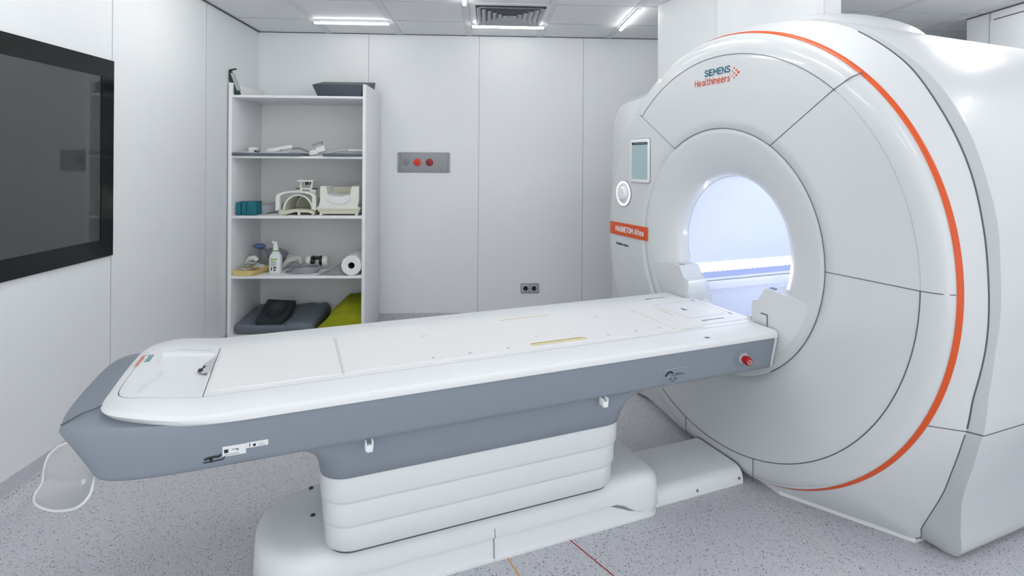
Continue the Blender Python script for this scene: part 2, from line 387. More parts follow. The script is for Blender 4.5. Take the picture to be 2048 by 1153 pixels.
# unseen fittings added overhead to light the room, brighter than the visible ones
n = 0
for x, y0 in ((-1.32, 2.85), (0.44, 2.6), (-0.16, 1.9), (-1.32, 1.6), (1.03, 1.7), (-0.74, 0.5), (0.44, 0.3), (3.0, 2.55), (3.0, 1.3), (2.22, 0.6), (-1.32, -0.6), (2.815, 2.70)):
    t = led(x-0.0125, x+0.0125, y0, y0+0.56, 'added linear ceiling light overhead, out of view, to brighten the room', 'led'); t['group'] = 'added overhead linear lights'

# ------------------------------------------------------------------ air vent
vx, vy = 0.153, 3.965
t = thing('air_vent', 'square white four-way ceiling air vent with nested louvres', 'vent', (vx, vy, CE)); o = (vx, vy, CE)
def sqring(bm, h0, z0, h1, z1, th=0.0015):
    for sgn in range(4):
        q = Matrix.Rotation(PI/2*sgn, 4, 'Z')
        pts = [(-h0, -h0, z0), (h0, -h0, z0), (h1, -h1, z1), (-h1, -h1, z1)]
        v = [bm.verts.new(q @ Vector(p)) for p in pts]; v2 = [bm.verts.new(q @ (Vector(p)+Vector((0, 0, th)))) for p in pts]
        bm.faces.new(v); bm.faces.new(v2[::-1])
        for k in range(4): bm.faces.new((v[k], v[(k+1) % 4], v2[(k+1) % 4], v2[k]))
bm = NB(); sqring(bm, 0.275, -0.004, 0.243, -0.008, 0.003); bmesh.ops.translate(bm, verts=bm.verts, vec=o); link('vent_frame', bm, 'white', t, smooth=False, off=o)
bm = NB(); box(bm, vx-0.243, vx+0.243, vy-0.243, vy+0.243, CE-0.0025, CE-0.0005); link('vent_back', bm, 'gap', t, smooth=False, off=o)
for k in range(6):
    h = 0.236-0.038*k
    bm = NB(); sqring(bm, h, -0.024, h-0.030, -0.006, 0.001); bmesh.ops.translate(bm, verts=bm.verts, vec=o); link('louvre', bm, 'lightgrey', t, smooth=False, off=o)

# ------------------------------------------------------------------ wall fittings
PX0, PX1, PZ0, PZ1 = -0.750, -0.319, 1.290, 1.459
o = ((PX0+PX1)/2, YB, PZ0)
t = thing('control_plate', 'grey metal wall plate with three round buttons, two of them red', 'control panel', o)
bm = NB(); box(bm, PX0+0.017, PX1-0.017, YB-0.014, YB-0.001, PZ0, PZ1, 0.002); link('plate', bm, 'alu', t, off=o)
for a in (PX0, PX1-0.017):
    bm = NB(); box(bm, a, a+0.017, YB-0.017, YB-0.001, PZ0+0.002, PZ1-0.002, 0.002); link('end_strip', bm, 'alu', t, off=o)
for x, r, m in ((-0.683, 0.026, 'grey'), (-0.587, 0.031, 'redlit'), (-0.485, 0.031, 'redark')):
    bm = NB(); disc(bm, (x, YB-0.013, 1.375), (0, -1, 0), r, 0.012 if m != 'grey' else 0.004, bev=0.003)
    b = link('button', bm, m, t, off=o)
    if m == 'redlit': bm = NB(); disc(bm, (x, YB-0.024, 1.375), (0, -1, 0), 0.007, 0.003); link('button_cap', bm, 'redark', b, off=o); b['label'] = 'bright red button'
    if m == 'redark': b['label'] = 'dark red button'
    if m == 'grey': b['label'] = 'flat grey button'
for x, z in ((-0.70, 1.43), (-0.70, 1.32)):
    bm = NB(); disc(bm, (x, YB-0.0135, z), (0, -1, 0), 0.004, 0.002); link('screw', bm, 'grey', t, off=o)
o = (0.366, YB, 0.27)
t = thing('power_socket', 'grey double power socket low on the back wall', 'socket', o)
bm = NB(); box(bm, 0.288, 0.444, YB-0.010, YB-0.001, 0.270, 0.354, 0.004); link('cover_plate', bm, 'alu', t, off=o)
for x in (0.329, 0.401):
    bm = NB(); prism(bm, [(x-0.030, 0.282), (x+0.030, 0.282), (x+0.030, 0.342), (x-0.030, 0.342)], 'y', YB-0.013, YB-0.009, 0.001); ins = link('socket_insert', bm, 'lightgrey', t, off=o)
    bm = NB(); lathe(bm, [(0.0205, 0.0008), (0.0205, 0.0022), (0.0175, 0.0022), (0.016, 0.0012), (0.001, 0.0012)], 28, Matrix.Translation((x, YB-0.013, 0.312)) @ Matrix.Rotation(PI/2, 4, 'X')); link('socket_well', bm, 'black', ins, off=o)

# ------------------------------------------------------------------ shelf unit
CXL, CXR, CYF, CYB = -1.888, -0.898, 4.10, 4.64
th = 0.020; T = []
o = ((CXL+CXR)/2, (CYF+CYB)/2, 0)
cab = thing('shelf_unit', 'white open shelf unit standing in the corner by the left wall', 'shelf unit', o)
ix0, ix1 = CXL+0.026, CXR-0.024
for a, b_ in ((CXL, ix0), (ix1, CXR)):
    bm = NB(); box(bm, a, b_, CYF, CYB, 0.0, 1.948, 0.001); link('side_panel', bm, 'cab', cab, off=o)
bm = NB(); box(bm, ix0-0.002, ix1+0.002, CYB-0.012, CYB-0.004, 0.05, 1.85); link('back_panel', bm, 'cabback', cab, smooth=False, off=o)
SH = [1.859, 1.415, 0.974, 0.533, 0.095]
for z in SH:
    bm = NB(); box(bm, ix0-0.001, ix1+0.001, CYF+0.002, CYB-0.011, z-0.018, z, 0.0008); link('shelf', bm, 'cab', cab, off=o)
for z in SH[1:]:
    bm = NB(); box(bm, ix0-0.001, ix1+0.001, CYB-0.022, CYB-0.0115, z, z+0.075); link('back_rail', bm, 'cabback', cab, smooth=False, off=o)
bm = NB(); box(bm, ix0, ix1, CYF+0.03, CYF+0.045, 0.0, 0.077); link('plinth', bm, 'cab', cab, smooth=False, off=o)

def S0(z): return z+0.0006
# --- top shelf
z = S0(SH[0]); o = (-1.845, 4.30, z)
t = thing('ring_binder', 'dark green folder leaning against the left side of the shelf unit top', 'folder', o)
q = Matrix.Translation((-1.842, 4.125, z)) @ Matrix.Rotation(math.radians(-21), 4, 'Y')
bm = NB(); box(bm, -0.012, 0.016, 0, 0.05, 0.006, 0.188, 0.002, mtx=q); link('cover', bm, 'green', t, off=o)
bm = NB(); box(bm, 0.0150, 0.027, -0.001, 0.045, 0.030, 0.165, 0.001, mtx=q); link('papers', bm, 'lightgrey', t, off=o)
bm = NB(); box(bm, -0.008, 0.060, 0.002, 0.03, 0.186, 0.193, 0.001, mtx=q @ Matrix.Rotation(math.radians(6), 4, 'Y') @ Matrix.Translation((-0.02, 0, 0.002)))
link('clip', bm, 'black', t, off=o)
bm = NB(); box(bm, -0.016, 0.002, 0.005, 0.03, 0.188, 0.208, 0.004, mtx=q); link('clip_lever', bm, 'dark', t, off=o)
o = (-1.11, 4.3, z)
bm = NB()
fr = [(-1.262, 0.0), (-0.945, 0.0), (-0.926, 0.088), (-1.306, 0.088)]; bk2 = [(-1.29, 0.03), (-0.930, 0.03), (-0.908, 0.160), (-1.333, 0.160)]
VA = [bm.verts.new((a, 4.14, z+b_)) for a, b_ in fr]; VB = [bm.verts.new((a, 4.50, z+b_)) for a, b_ in bk2]
VB[0].co.z = z; VB[1].co.z = z
bm.faces.new(VA[::-1]); bm.faces.new(VB)
for k in range(4): bm.faces.new((VA[k], VA[(k+1) % 4], VB[(k+1) % 4], VB[k]))
bmesh.ops.bevel(bm, geom=bm.edges[:], offset=0.008, segments=2, affect='EDGES', profile=0.5)
o2 = link('wedge_cushion', bm, 'pad', off=o); o2.location = o; tag(o2, 'slate blue vinyl wedge cushion lying on top of the shelf unit', 'cushion')

# --- first shelf: two body coils with plugs
def body_coil(x0, x1, label, flip, z):
    o = ((x0+x1)/2, 4.32, z); t = thing('body_coil', label, 'medical coil', o, 0)
    bm = NB(); box(bm, x0, x1, 4.080, 4.50, z, z+0.022, 0.010, 3)
    for v in bm.verts:
        pass
    link('coil_mat', bm, 'coilgrey', t, off=o)
    return t, o
z = S0(SH[1])
t, o = body_coil(-1.858, -1.36, 'flat grey coil blanket with white housings on the left half of the upper shelf', 1, z)
for a in ((-1.815, -1.72, 4.14, 4.24, 0.018, 0.029), (-1.68, -1.46, 4.12, 4.26, 0.018, 0.030)):
    bm = NB(); box(bm, a[0], a[1], a[2], a[3], z+a[4], z+a[5], 0.004); link('housing', bm, 'white', t, off=o)
bm = NB(); box(bm, -1.80, -1.735, 4.22, 4.30, z+0.024, z+0.066, 0.014, 3); link('plug', bm, 'white', t, off=o)
bm = NB()
for k in range(3): box(bm, -1.748+0.026*k, -1.730+0.026*k, 4.205, 4.222, z+0.026-0.003*k, z+0.042-0.005*k, 0.002)
link('plug_contacts', bm, 'black', t, off=o)
bm = NB(); q = Matrix.Translation((-1.66, 4.25, z+0.024)) @ Matrix.Rotation(math.radians(-9), 4, 'Y')
box(bm, 0, 0.10, -0.03, 0.03, 0.0, 0.030, 0.008, 3, mtx=q); box(bm, 0.085, 0.19, -0.02, 0.02, 0.004, 0.034, 0.010, 3, mtx=q); link('coil_body', bm, 'white', t, off=o)
bm = NB(); tube(bm, spline([(-1.485, 4.25, z+0.056), (-1.43, 4.25, z+0.06), (-1.37, 4.24, z+0.04), (-1.335, 4.23, z+0.026)]), 0.008); link('cable', bm, 'cable', t, off=o)
bm = NB(); q = Matrix.Translation((-1.345, 4.22, z+0.020)) @ Matrix.Rotation(math.radians(14), 4, 'Y')
box(bm, 0, 0.115, -0.028, 0.028, -0.012, 0.026, 0.010, 3, mtx=q); link('connector', bm, 'white', t, off=o)
t, o = body_coil(-1.21, -0.925, 'flat grey coil blanket with pale cable on the right half of the upper shelf', 0, z)
bm = NB(); box(bm, -1.12, -1.05, 4.12, 4.2, z+0.014, z+0.021, 0.003); box(bm, -1.03, -0.97, 4.12, 4.2, z+0.014, z+0.023, 0.003); link('housing', bm, 'white', t, off=o)
bm = NB(); box(bm, -1.06, -0.928, 4.22, 4.30, z+0.034, z+0.056, 0.009, 3); link('coil_body', bm, 'white', t, off=o)
bm = NB(); tube(bm, spline([(-1.215, 4.20, z+0.012), (-1.17, 4.22, z+0.032), (-1.11, 4.24, z+0.046), (-1.04, 4.26, z+0.050)]), 0.009); link('cable', bm, 'cablelt', t, off=o)
o = (-1.24, 4.2, z); t = thing('coil_plug', 'white plug with a metal tip tilted up at the middle of the upper shelf', 'plug', o)
q = Matrix.Translation((-1.315, 4.17, z+0.014)) @ Matrix.Rotation(math.radians(-14), 4, 'Y')
bm = NB(); box(bm, 0, 0.06, -0.025, 0.025, -0.010, 0.026, 0.009, 3, mtx=q); box(bm, 0.05, 0.115, -0.03, 0.03, -0.003, 0.040, 0.006, 2, mtx=q); link('plug_body', bm, 'white', t, off=o)
bm = NB(); box(bm, 0.035, 0.11, -0.012, 0.012, 0.054, 0.064, 0.003, 2, mtx=q @ Matrix.Rotation(math.radians(-8), 4, 'Y'))
box(bm, 0.10, 0.106, -0.01, 0.01, 0.036, 0.06, mtx=q @ Matrix.Rotation(math.radians(-8), 4, 'Y')); link('handle', bm, 'alu', t, off=o)

# --- second shelf
z = S0(SH[2]); o = (-1.78, 4.2, z)
for k, x in enumerate((-1.848, -1.812, -1.776)):
    bm = NB(); dx = 0.033 if k < 2 else 0.068
    box(bm, x, x+dx, 4.14+0.004*k, 4.26, z, z+0.100-0.002*(k == 0), 0.008 if k < 2 else 0.004, 3)
    ob = link('foam_block', bm, 'tealfoam', off=(x, 4.2, z)); ob.location = (x, 4.2, z)
    tag(ob, ['teal foam block standing at the very left of the middle shelf', 'thin teal foam block between two other teal blocks', 'widest teal foam block, beside the flat grey box'][k], 'foam block', 'teal foam blocks')
o = (-1.70, 4.4, z)
bm = NB(); q = Matrix.Translation((-1.720, 4.395, z)) @ Matrix.Rotation(math.radians(-20), 4, 'Z')
prism(bm, [(-0.10, 0.016), (-0.07, 0.0), (0.08, 0.0), (0.10, 0.016), (0.10, 0.056), (0.085, 0.064), (-0.085, 0.064), (-0.10, 0.056)], 'y', -0.12, 0.14, 0.003)
bmesh.ops.transform(bm, matrix=q, verts=bm.verts)
b = link('flat_box', bm, 'lightgrey', off=o); b.location = o; tag(b, 'flat light grey box behind the teal foam blocks', 'box')
# head coil: an arch with a mirror on top
o = (-1.42, 4.28, z); t = thing('head_coil', 'ivory arched head coil with a small mirror frame on top', 'medical coil', o)
def arch(bm, cx, y0, y1, zb, wo, ho, wi, hi, n=24, leg=0.0, pw=1.0):
    oo = [(cx+wo*math.cos(PI*k/n), zb+leg+ho*abs(math.sin(PI*k/n))**pw) for k in range(n+1)]
    ii = [(cx+wi*math.cos(PI*k/n), zb+leg+hi*abs(math.sin(PI*k/n))**pw) for k in range(n+1)]
    oo = [(cx+wo, zb)]+oo+[(cx-wo, zb)]; ii = [(cx+wi, zb)]+ii+[(cx-wi, zb)]
    prism(bm, oo+ii[::-1], 'y', y0, y1)
bm = NB(); arch(bm, -1.425, 4.17, 4.205, z+0.034, 0.148, 0.052, 0.118, 0.040, leg=0.095, pw=0.75)
link('front_hoop', bm, 'coilwhite', t, off=o, ang=40)
bm = NB(); arch(bm, -1.415, 4.19, 4.44, z+0.036, 0.112, 0.118, 0.098, 0.108); link('dome_shell', bm, 'coilwhite', t, off=o, ang=40)
bm = NB(); arch(bm, -1.405, 4.43, 4.44, z+0.02, 0.10, 0.12, 0.0, 0.0); link('rear_shell', bm, 'coilcream', t, off=o)
bm = NB(); rings = []
for yy, hh in ((4.17, 0.036), (4.44, 0.036)): rings.append([(x, yy, z+zz) for x, zz in ((-1.555, 0.04), (-1.545, 0.004), (-1.50, 0.004), (-1.43, 0.022), (-1.33, 0.018), (-1.29, 0.004), (-1.285, 0.04), (-1.33, 0.040), (-1.42, 0.046), (-1.50, 0.036))])
loft(bm, rings, True, True, True); link('cradle', bm, 'coilcream', t, off=o)
for x in (-1.528, -1.405, -1.300):
    bm = NB(); box(bm, x-0.009, x+0.009, 4.175, 4.195, z, z+0.024, 0.003); link('foot', bm, 'coilwhite', t, off=o)
bm = NB()
prism(bm, [(-1.420, z+0.188), (-1.330, z+0.188), (-1.318, z+0.260), (-1.332, z+0.260), (-1.343, z+0.20), (-1.408, z+0.20), (-1.405, z+0.252), (-1.418, z+0.252)], 'y', 4.24, 4.30)
box(bm, -1.435, -1.315, 4.22, 4.31, z+0.247, z+0.261, 0.003); mf = link('mirror_frame', bm, 'coilwhite', t, off=o)
bm = NB(); box(bm, -1.405, -1.335, 4.262, 4.266, z+0.198, z+0.246); link('mirror', bm, 'chrome', mf, smooth=False, off=o)
bm = NB(); box(bm, -1.385, -1.360, 4.256, 4.2615, z+0.222, z+0.245); box(bm, -1.352, -1.342, 4.256, 4.2615, z+0.222, z+0.245); link('mirror_clip', bm, 'black', mf, smooth=False, off=o)
for a, b_ in ((-1.452, -1.425), (-1.332, -1.300)):
    bm = NB(); box(bm, a, b_, 4.24, 4.28, z+0.189, z+0.197, 0.002); link('clip', bm, 'dark', t, off=o)
for a, b_ in ((-1.345, -1.30), (-1.45, -1.40)):
    bm = NB(); box(bm, a, b_, 4.232, 4.30, z+0.160, z+0.189, 0.004); link('mount', bm, 'coilwhite', t, off=o)
# neck coil: block with a deep cradle
o = (-1.1, 4.26, z); t = thing('neck_coil', 'ivory neck coil with a deep curved cradle at the right end of the middle shelf', 'medical coil', o)
bm = NB(); n = 16
top = [(-1.195+0.186*k/n, 0.088+0.13*(1-math.sin(PI*k/n)**0.45)) for k in range(n+1)]
body = [(-1.272, 0.050), (-1.250, 0.070), (-1.240, 0.11), (-1.240, 0.218)]+[(x, zz) for x, zz in top]+[(-0.955, 0.218), (-0.955, 0.11), (-0.965, 0.07), (-0.945, 0.050)]
prism(bm, [(x, z+zz) for x, zz in body], 'y', 4.145, 4.33, 0.0); link('cradle', bm, 'coilwhite', t, off=o, ang=50)
bm = NB(); prism(bm, [(-1.268, z+0.050), (-1.235, z+0.012), (-0.962, z+0.012), (-0.948, z+0.050)], 'y', 4.15, 4.36); link('base', bm, 'coilcream', t, off=o, smooth=False)
for a in (-1.246, -0.985):
    bm = NB(); box(bm, a, a+0.021, 4.15, 4.17, z, z+0.016, 0.003); link('foot', bm, 'coilwhite', t, off=o)
bm = NB(); pts = []
n = 12; rings = []
for yy, dz in ((4.135, 0), (4.29, 0.012)):
    lo = [(-1.188+0.170*k/n, yy, z+dz+0.118-0.034*math.sin(PI*k/n)) for k in range(n+1)]
    hi = [(-1.182+0.160*k/n, yy, z+dz+0.158-0.016*math.sin(PI*k/n)) for k in range(n+1)]
    rings.append(lo+hi[::-1])
loft(bm, rings, True, True, True); link('neck_pad', bm, 'white', t, off=o)
bm = NB(); box(bm, -1.24, -0.955, 4.32, 4.335, z+0.05, z+0.205); link('rear_wall', bm, 'coilcream', t, off=o, smooth=False)

# --- third shelf
z = S0(SH[3]); o = (-1.78, 4.2, z); t = thing('supply_tray', 'shallow pale yellow tray at the left front of the lower shelf', 'tray', o)
bm = NB(); lo = [(-1.853, 4.115), (-1.725, 4.115), (-1.665, 4.30), (-1.79, 4.30)]; hi = [(-1.860, 4.108), (-1.690, 4.108), (-1.625, 4.31), (-1.80, 4.31)]
rings = [[(x, y, z+0.001) for x, y in lo], [(x, y, z+0.040) for x, y in hi], [(x*0.985-0.026+0.0, y*0.97+0.126, z+0.040) for x, y in hi], [(x*0.985-0.026, y*0.97+0.126, z+0.004) for x, y in lo]]
loft(bm, rings, True, True, True); link('tray_shell', bm, 'yellow', t, off=o, smooth=False)
rnd = random.Random(3)
for k in range(6):
    x = -1.805+0.032*(k % 4); y = 4.18+0.035*(k//2); bm = NB()
    n = 6; q = Matrix.Translation((x, y, z+0.034+0.007*k)) @ Matrix.Rotation(rnd.uniform(0, 3), 4, 'Z') @ Matrix.Rotation(rnd.uniform(-0.5, 0.5), 4, 'X')
    R = [[(0.080*(i/n-0.5), 0.05*(j/n-0.5), 0.007*math.sin(i*0.8+k)*math.cos(j*0.9+k)) for i in range(n+1)] for j in range(n+1)]
    loft(bm, R, False); g = bmesh.ops.solidify(bm, geom=bm.faces[:], thickness=0.003); bmesh.ops.transform(bm, matrix=q, verts=bm.verts)
    ob = link('paper_packet', bm, 'paper', off=(x, y, z+0.03)); ob.location = (x, y, z+0.03); tag(ob, 'crumpled white packet lying in the yellow tray', 'packet', 'white packets in the yellow tray')
# clear box with hand squeeze bulb and leads
o = (-1.74, 4.42, z); t = thing('storage_box', 'small clear plastic box behind the yellow tray', 'box', o)
bm = NB()
for a in ((-1.80, -1.60, 4.345, 4.349, 0, 0.075), (-1.80, -1.60, 4.41, 4.414, 0, 0.075), (-1.80, -1.796, 4.349, 4.41, 0, 0.075), (-1.604, -1.60, 4.349, 4.41, 0, 0.075), (-1.796, -1.604, 4.349, 4.41, 0, 0.004)): box(bm, *a[:4], z+a[4], z+a[5])
link('box_walls', bm, 'clear', t, off=o, smooth=False)
o = (-1.82, 4.4, z); bm = NB()
tube(bm, spline([(-1.835, 4.335, z+0.020), (-1.838, 4.34, z+0.05), (-1.815, 4.31, z+0.090), (-1.78, 4.30, z+0.100), (-1.755, 4.30, z+0.080)]), [0.018, 0.021, 0.023, 0.024, 0.025, 0.026, 0.027, 0.028, 0.028, 0.028, 0.027, 0.026, 0.025, 0.024, 0.023, 0.022, 0.021, 0.020, 0.019, 0.018, 0.018, 0.018, 0.018, 0.018, 0.018, 0.018, 0.018, 0.018, 0.018, 0.018, 0.018, 0.018, 0.018][:33], 12)
b = link('white_handset', bm, 'coilwhite', off=o); b.location = o; tag(b, 'curved off-white handset lying behind the yellow tray', 'handset')
o = (-1.79, 4.46, z); t = thing('squeeze_bulb', 'blue rubber squeeze bulb with grey tube coils at the back left of the lower shelf', 'call bulb', o)
bm = NB(); bmesh.ops.create_uvsphere(bm, u_segments=20, v_segments=12, radius=1, matrix=Matrix.Translation((-1.80, 4.45, z+0.168)) @ Matrix.Diagonal((0.046, 0.036, 0.022, 1))); link('bulb', bm, 'blue', t, off=o)
bm = NB()
for k in range(6):
    tube(bm, spline([(-1.79+0.01*k, 4.47, z+0.145-0.011*k), (-1.74, 4.46+0.004*k, z+0.140-0.014*k), (-1.69, 4.47, z+0.152-0.016*k+0.006*(k % 2)), (-1.62, 4.46, z+0.135-0.012*k), (-1.60, 4.50, z+0.10-0.01*k), (-1.70, 4.52, z+0.10-0.012*k)]), 0.006)
tube(bm, spline([(-1.80, 4.47, z+0.14), (-1.80, 4.48, z+0.08), (-1.77, 4.46, z+0.01)]), 0.014)
link('tube', bm, 'cable', t, off=o)
# bottle
o = (-1.595, 4.24, z); t = thing('spray_bottle', 'white spray bottle with a lime green collar and label', 'bottle', o)
def orr(w_, d_, zz, n=8): return [(-1.595+x, 4.24+y, z+zz) for x, y in rrect(-w_, w_, -d_, d_, min(w_, d_)*0.6, n)]
bm = NB(); loft(bm, [orr(0.042, 0.026, 0.0), orr(0.045, 0.028, 0.006), orr(0.045, 0.028, 0.105), orr(0.042, 0.027, 0.125), orr(0.028, 0.022, 0.150), orr(0.019, 0.017, 0.163)], True, True, True); link('bottle_body', bm, 'bottle', t, off=o)
bm = NB(); loft(bm, [orr(0.021, 0.019, 0.162), orr(0.021, 0.019, 0.170)], True, True, True); link('collar', bm, 'lime', t, off=o)
bm = NB(); loft(bm, [orr(0.019, 0.018, 0.170), orr(0.017, 0.016, 0.20), orr(0.011, 0.012, 0.222)], True, True, True)
box(bm, -1.620, -1.583, 4.23, 4.25, z+0.218, z+0.236, 0.005, 3); box(bm, -1.622, -1.61, 4.235, 4.245, z+0.231, z+0.242, 0.002); link('pump_head', bm, 'white', t, off=o)
bm = NB(); box(bm, -1.626, -1.564, 4.2105, 4.2125, z+0.012, z+0.112, 0.0008); lb = link('bottle_label', bm, 'white', t, off=o)
bm = NB(); box(bm, -1.624, -1.572, 4.2095, 4.2108, z+0.100, z+0.108); link('label_bar', bm, 'lime', lb, off=o, smooth=False)
bm = NB()
for k in range(7): box(bm, -1.621, -1.585+0.005*(k % 3), 4.2097, 4.2108, z+0.091-0.0065*k, z+0.093-0.0065*k)
box(bm, -1.603, -1.580, 4.2097, 4.2108, z+0.035, z+0.047); box(bm, -1.601, -1.583, 4.2097, 4.2108, z+0.018, z+0.028); box(bm, -1.620, -1.612, 4.2097, 4.2108, z+0.02, z+0.045); link('label_print', bm, 'dark', lb, off=o, smooth=False)
# white cloth bundle
o = (-1.53, 4.42, z); bm = NB()
for k in range(7):
    tube(bm, spline([(-1.60+0.004*k, 4.38+0.012*k, z+0.016), (-1.57, 4.39+0.01*k, z+0.05+0.006*k), (-1.525+0.004*k, 4.40, z+0.07+0.005*(k % 3)), (-1.47-0.006*k, 4.39+0.015*k, z+0.080-0.010*k), (-1.462, 4.40+0.01*k, z+0.03)]), 0.015, 8)
b = link('cotton_gloves', bm, 'glove', off=o); b.location = o; tag(b, 'rumpled white cotton gloves beside the spray bottle', 'gloves')
o = (-1.40, 4.28, z); bm = NB()
for k in range(6):
    tube(bm, [(-1.40+(0.115-0.004*k)*math.cos(a)+0.01*k, 4.235+(0.065-0.004*k)*math.sin(a), z+0.006+0.007*k+0.003*math.sin(3*a)) for a in [2*PI*i/28 for i in range(28)]], 0.0055, 6, closed=True)
tube(bm, spline([(-1.50, 4.27, z+0.03), (-1.47, 4.31, z+0.045), (-1.42, 4.315, z+0.045), (-1.40, 4.29, z+0.03)]), 0.006)
b = link('cable_coil', bm, 'cable', off=o); b.location = o; tag(b, 'coiled grey cable lying in the middle of the lower shelf', 'cable')
# headphones
o = (-1.32, 4.36, z); t = thing('headphones', 'white headphones with a black headband on the lower shelf', 'headphones', o)
for x, s in ((-1.385, 1), (-1.262, -1)):
    bm = NB(); lathe(bm, [(0.020, -0.022), (0.036, -0.02), (0.040, -0.006), (0.040, 0.010), (0.034, 0.020), (0.012, 0.024)], 24, Matrix.Translation((x, 4.36, z+0.068)) @ Matrix.Rotation(-s*PI/2, 4, 'Y') @ Matrix.Rotation(0.15*s, 4, 'X')); link('ear_cup', bm, 'coilwhite', t, off=o)
    bm = NB(); lathe(bm, [(0.037, 0.0), (0.039, 0.010), (0.037, 0.018), (0.02, 0.019)], 24, Matrix.Translation((x+s*0.020, 4.36, z+0.068)) @ Matrix.Rotation(s*PI/2, 4, 'Y')); link('ear_pad', bm, 'black', t, off=o)
bm = NB(); box(bm, -1.367, -1.282, 4.34, 4.365, z+0.078, z+0.104, 0.004); link('headband', bm, 'black', t, off=o)
bm = NB(); tube(bm, spline([(-1.30, 4.34, z+0.03), (-1.33, 4.30, z+0.045), (-1.36, 4.28, z+0.05), (-1.30, 4.26, z+0.052)]), 0.005); link('lead', bm, 'cable', t, off=o)
# grey cloth under the roll
o = (-1.12, 4.25, z); bm = NB(); n = 14; R = []
for j in range(n+1):
    f = j/n; y = 4.115+0.33*f
    R.append([(-1.245+0.21*g+0.05*f*(1-g), y, z+0.006+0.065*f*(math.sin(PI*g*0.9)**1.5)+0.004*math.sin(9*g+6*f)) for g in [i/10 for i in range(11)]])
loft(bm, R, False); bmesh.ops.solidify(bm, geom=bm.faces[:], thickness=0.004)
b = link('folded_cloth', bm, 'cloth', off=o); b.location = o; tag(b, 'folded light grey cloth lying left of the paper roll', 'cloth')
# paper roll
o = (-1.01, 4.3, z); t = thing('paper_roll', 'white examination paper roll lying at the right end of the lower shelf', 'paper roll', o)
q = Matrix.Translation((-1.0, 4.112, z+0.0745)) @ Matrix.Rotation(0.0, 4, 'Z') @ Matrix.Rotation(-PI/2, 4, 'X')
L_ = 0.50
bm = NB(); n = 48
ro = [[(rr*math.cos(2*PI*k/n), rr*math.sin(2*PI*k/n), zz) for k in range(n)] for rr, zz in ((0.024, 0.002), (0.071, 0.0), (0.0735, 0.003), (0.0735, L_-0.003), (0.071, L_), (0.024, L_))]
Rg = loft(bm, ro, True)
for k in range(n): bm.faces.new((Rg[-1][k], Rg[-1][(k+1) % n], Rg[0][(k+1) % n], Rg[0][k]))
bmesh.ops.transform(bm, matrix=q, verts=bm.verts); link('paper', bm, 'paper', t, off=o)
bm = NB(); loft(bm, [[(0.0235*math.cos(2*PI*k/6+0.3), 0.0235*math.sin(2*PI*k/6+0.3), zz) for k in range(6)] for zz in (0.001, L_-0.002)], True, False, True); bmesh.ops.transform(bm, matrix=q, verts=bm.verts); link('core', bm, 'card', t, off=o, smooth=False)

# --- bottom shelf
z = S0(SH[4]); o = (-1.5, 4.35, z)
def pillow(bm, x0, x1, y0, y1, z0, h, n=20, p=0.35, fn=None):
    for s in (1, -1):
        R = []
        for j in range(n+1):
            row = []
            for i in range(n+1):
                f, g = i/n, j/n; e = (max(0, math.sin(PI*f))*max(0, math.sin(PI*g)))**p
                zz = z0+h/2+s*h/2*e
                if fn and s > 0: zz += fn(f, g)*e
                row.append((x0+(x1-x0)*f, y0+(y1-y0)*g, zz))
            R.append(row)
        loft(bm, R, False)
    bmesh.ops.remove_doubles(bm, verts=bm.verts, dist=0.0005)
t = thing('support_cushion', 'large slate grey vinyl cushion filling the left of the bottom shelf', 'cushion', o)
def soft(bm, x0, x1, y0, y1, h, bev, back, sag=0.0):
    box(bm, x0, x1, y0, y1, z, z+h, bev, 6)
    bmesh.ops.subdivide_edges(bm, edges=[e for e in bm.edges if e.calc_length() > 0.12], cuts=5, use_grid_fill=True)
    for v in bm.verts:
        g = (v.co.y-y0)/(y1-y0); f = (v.co.x-x0)/(x1-x0); t_ = (v.co.z-z)/h
        v.co.z += t_*(back*g - sag*math.exp(-((f-0.5)/0.2)**2) + 0.004*math.sin(14*f+3*g)); v.co.y -= 0.012*math.sin(PI*f)*t_
bm = NB(); soft(bm, -1.857, -1.40, 4.13, 4.60, 0.075, 0.030, 0.045, 0.01); link('cushion_body', bm, 'padgrey', t, off=o)
bm = NB(); soft(bm, -1.50, -1.275, 4.125, 4.60, 0.085, 0.038, 0.045); link('cushion_bolster', bm, 'padgrey', t, off=o)
o = (-1.60, 4.25, z+0.15); n = 24; m_ = 18; bm = NB(); R = []
for j in range(m_+1):
    g = j/m_; row = []
    xl = -1.700-0.012*math.sin(PI*g); xr = -1.490-0.016*g-0.03*max(0, g-0.75)*4*0.3
    for i in range(n+1):
        f = i/n; y = 4.37-0.235*g; zz = 0.292-0.012*f-0.105*g-0.015*math.sin(PI*g)
        rr_ = math.hypot((f-0.50)/0.32, (g-0.40)/0.36); dep = 0.042*(1-rr_**3) if rr_ < 1 else 0.0
        row.append((xl+(xr-xl)*f, y, zz-dep+0.008))
    R.append(row)
loft(bm, R, False)
bot = [[(p_[0]+0.0, p_[1]+0.02, min(p_[2]-0.05, z+0.085+0.06*(1-j/m_))) for p_ in r_] for j, r_ in enumerate(R)]
loft(bm, bot, False)
for A_, B_ in ((R[0], bot[0]), (R[-1], bot[-1]), ([r_[0] for r_ in R], [r_[0] for r_ in bot]), ([r_[-1] for r_ in R], [r_[-1] for r_ in bot])): loft(bm, [A_, B_], False)
bmesh.ops.remove_doubles(bm, verts=bm.verts, dist=0.0003)
b = link('head_rest', bm, 'paddark', off=o, ang=40); b.location = o; tag(b, 'charcoal foam head rest with a round hollow, lying on the grey cushion', 'head rest')
o = (-1.1, 4.35, z); bm = NB(); n = 26
R = []
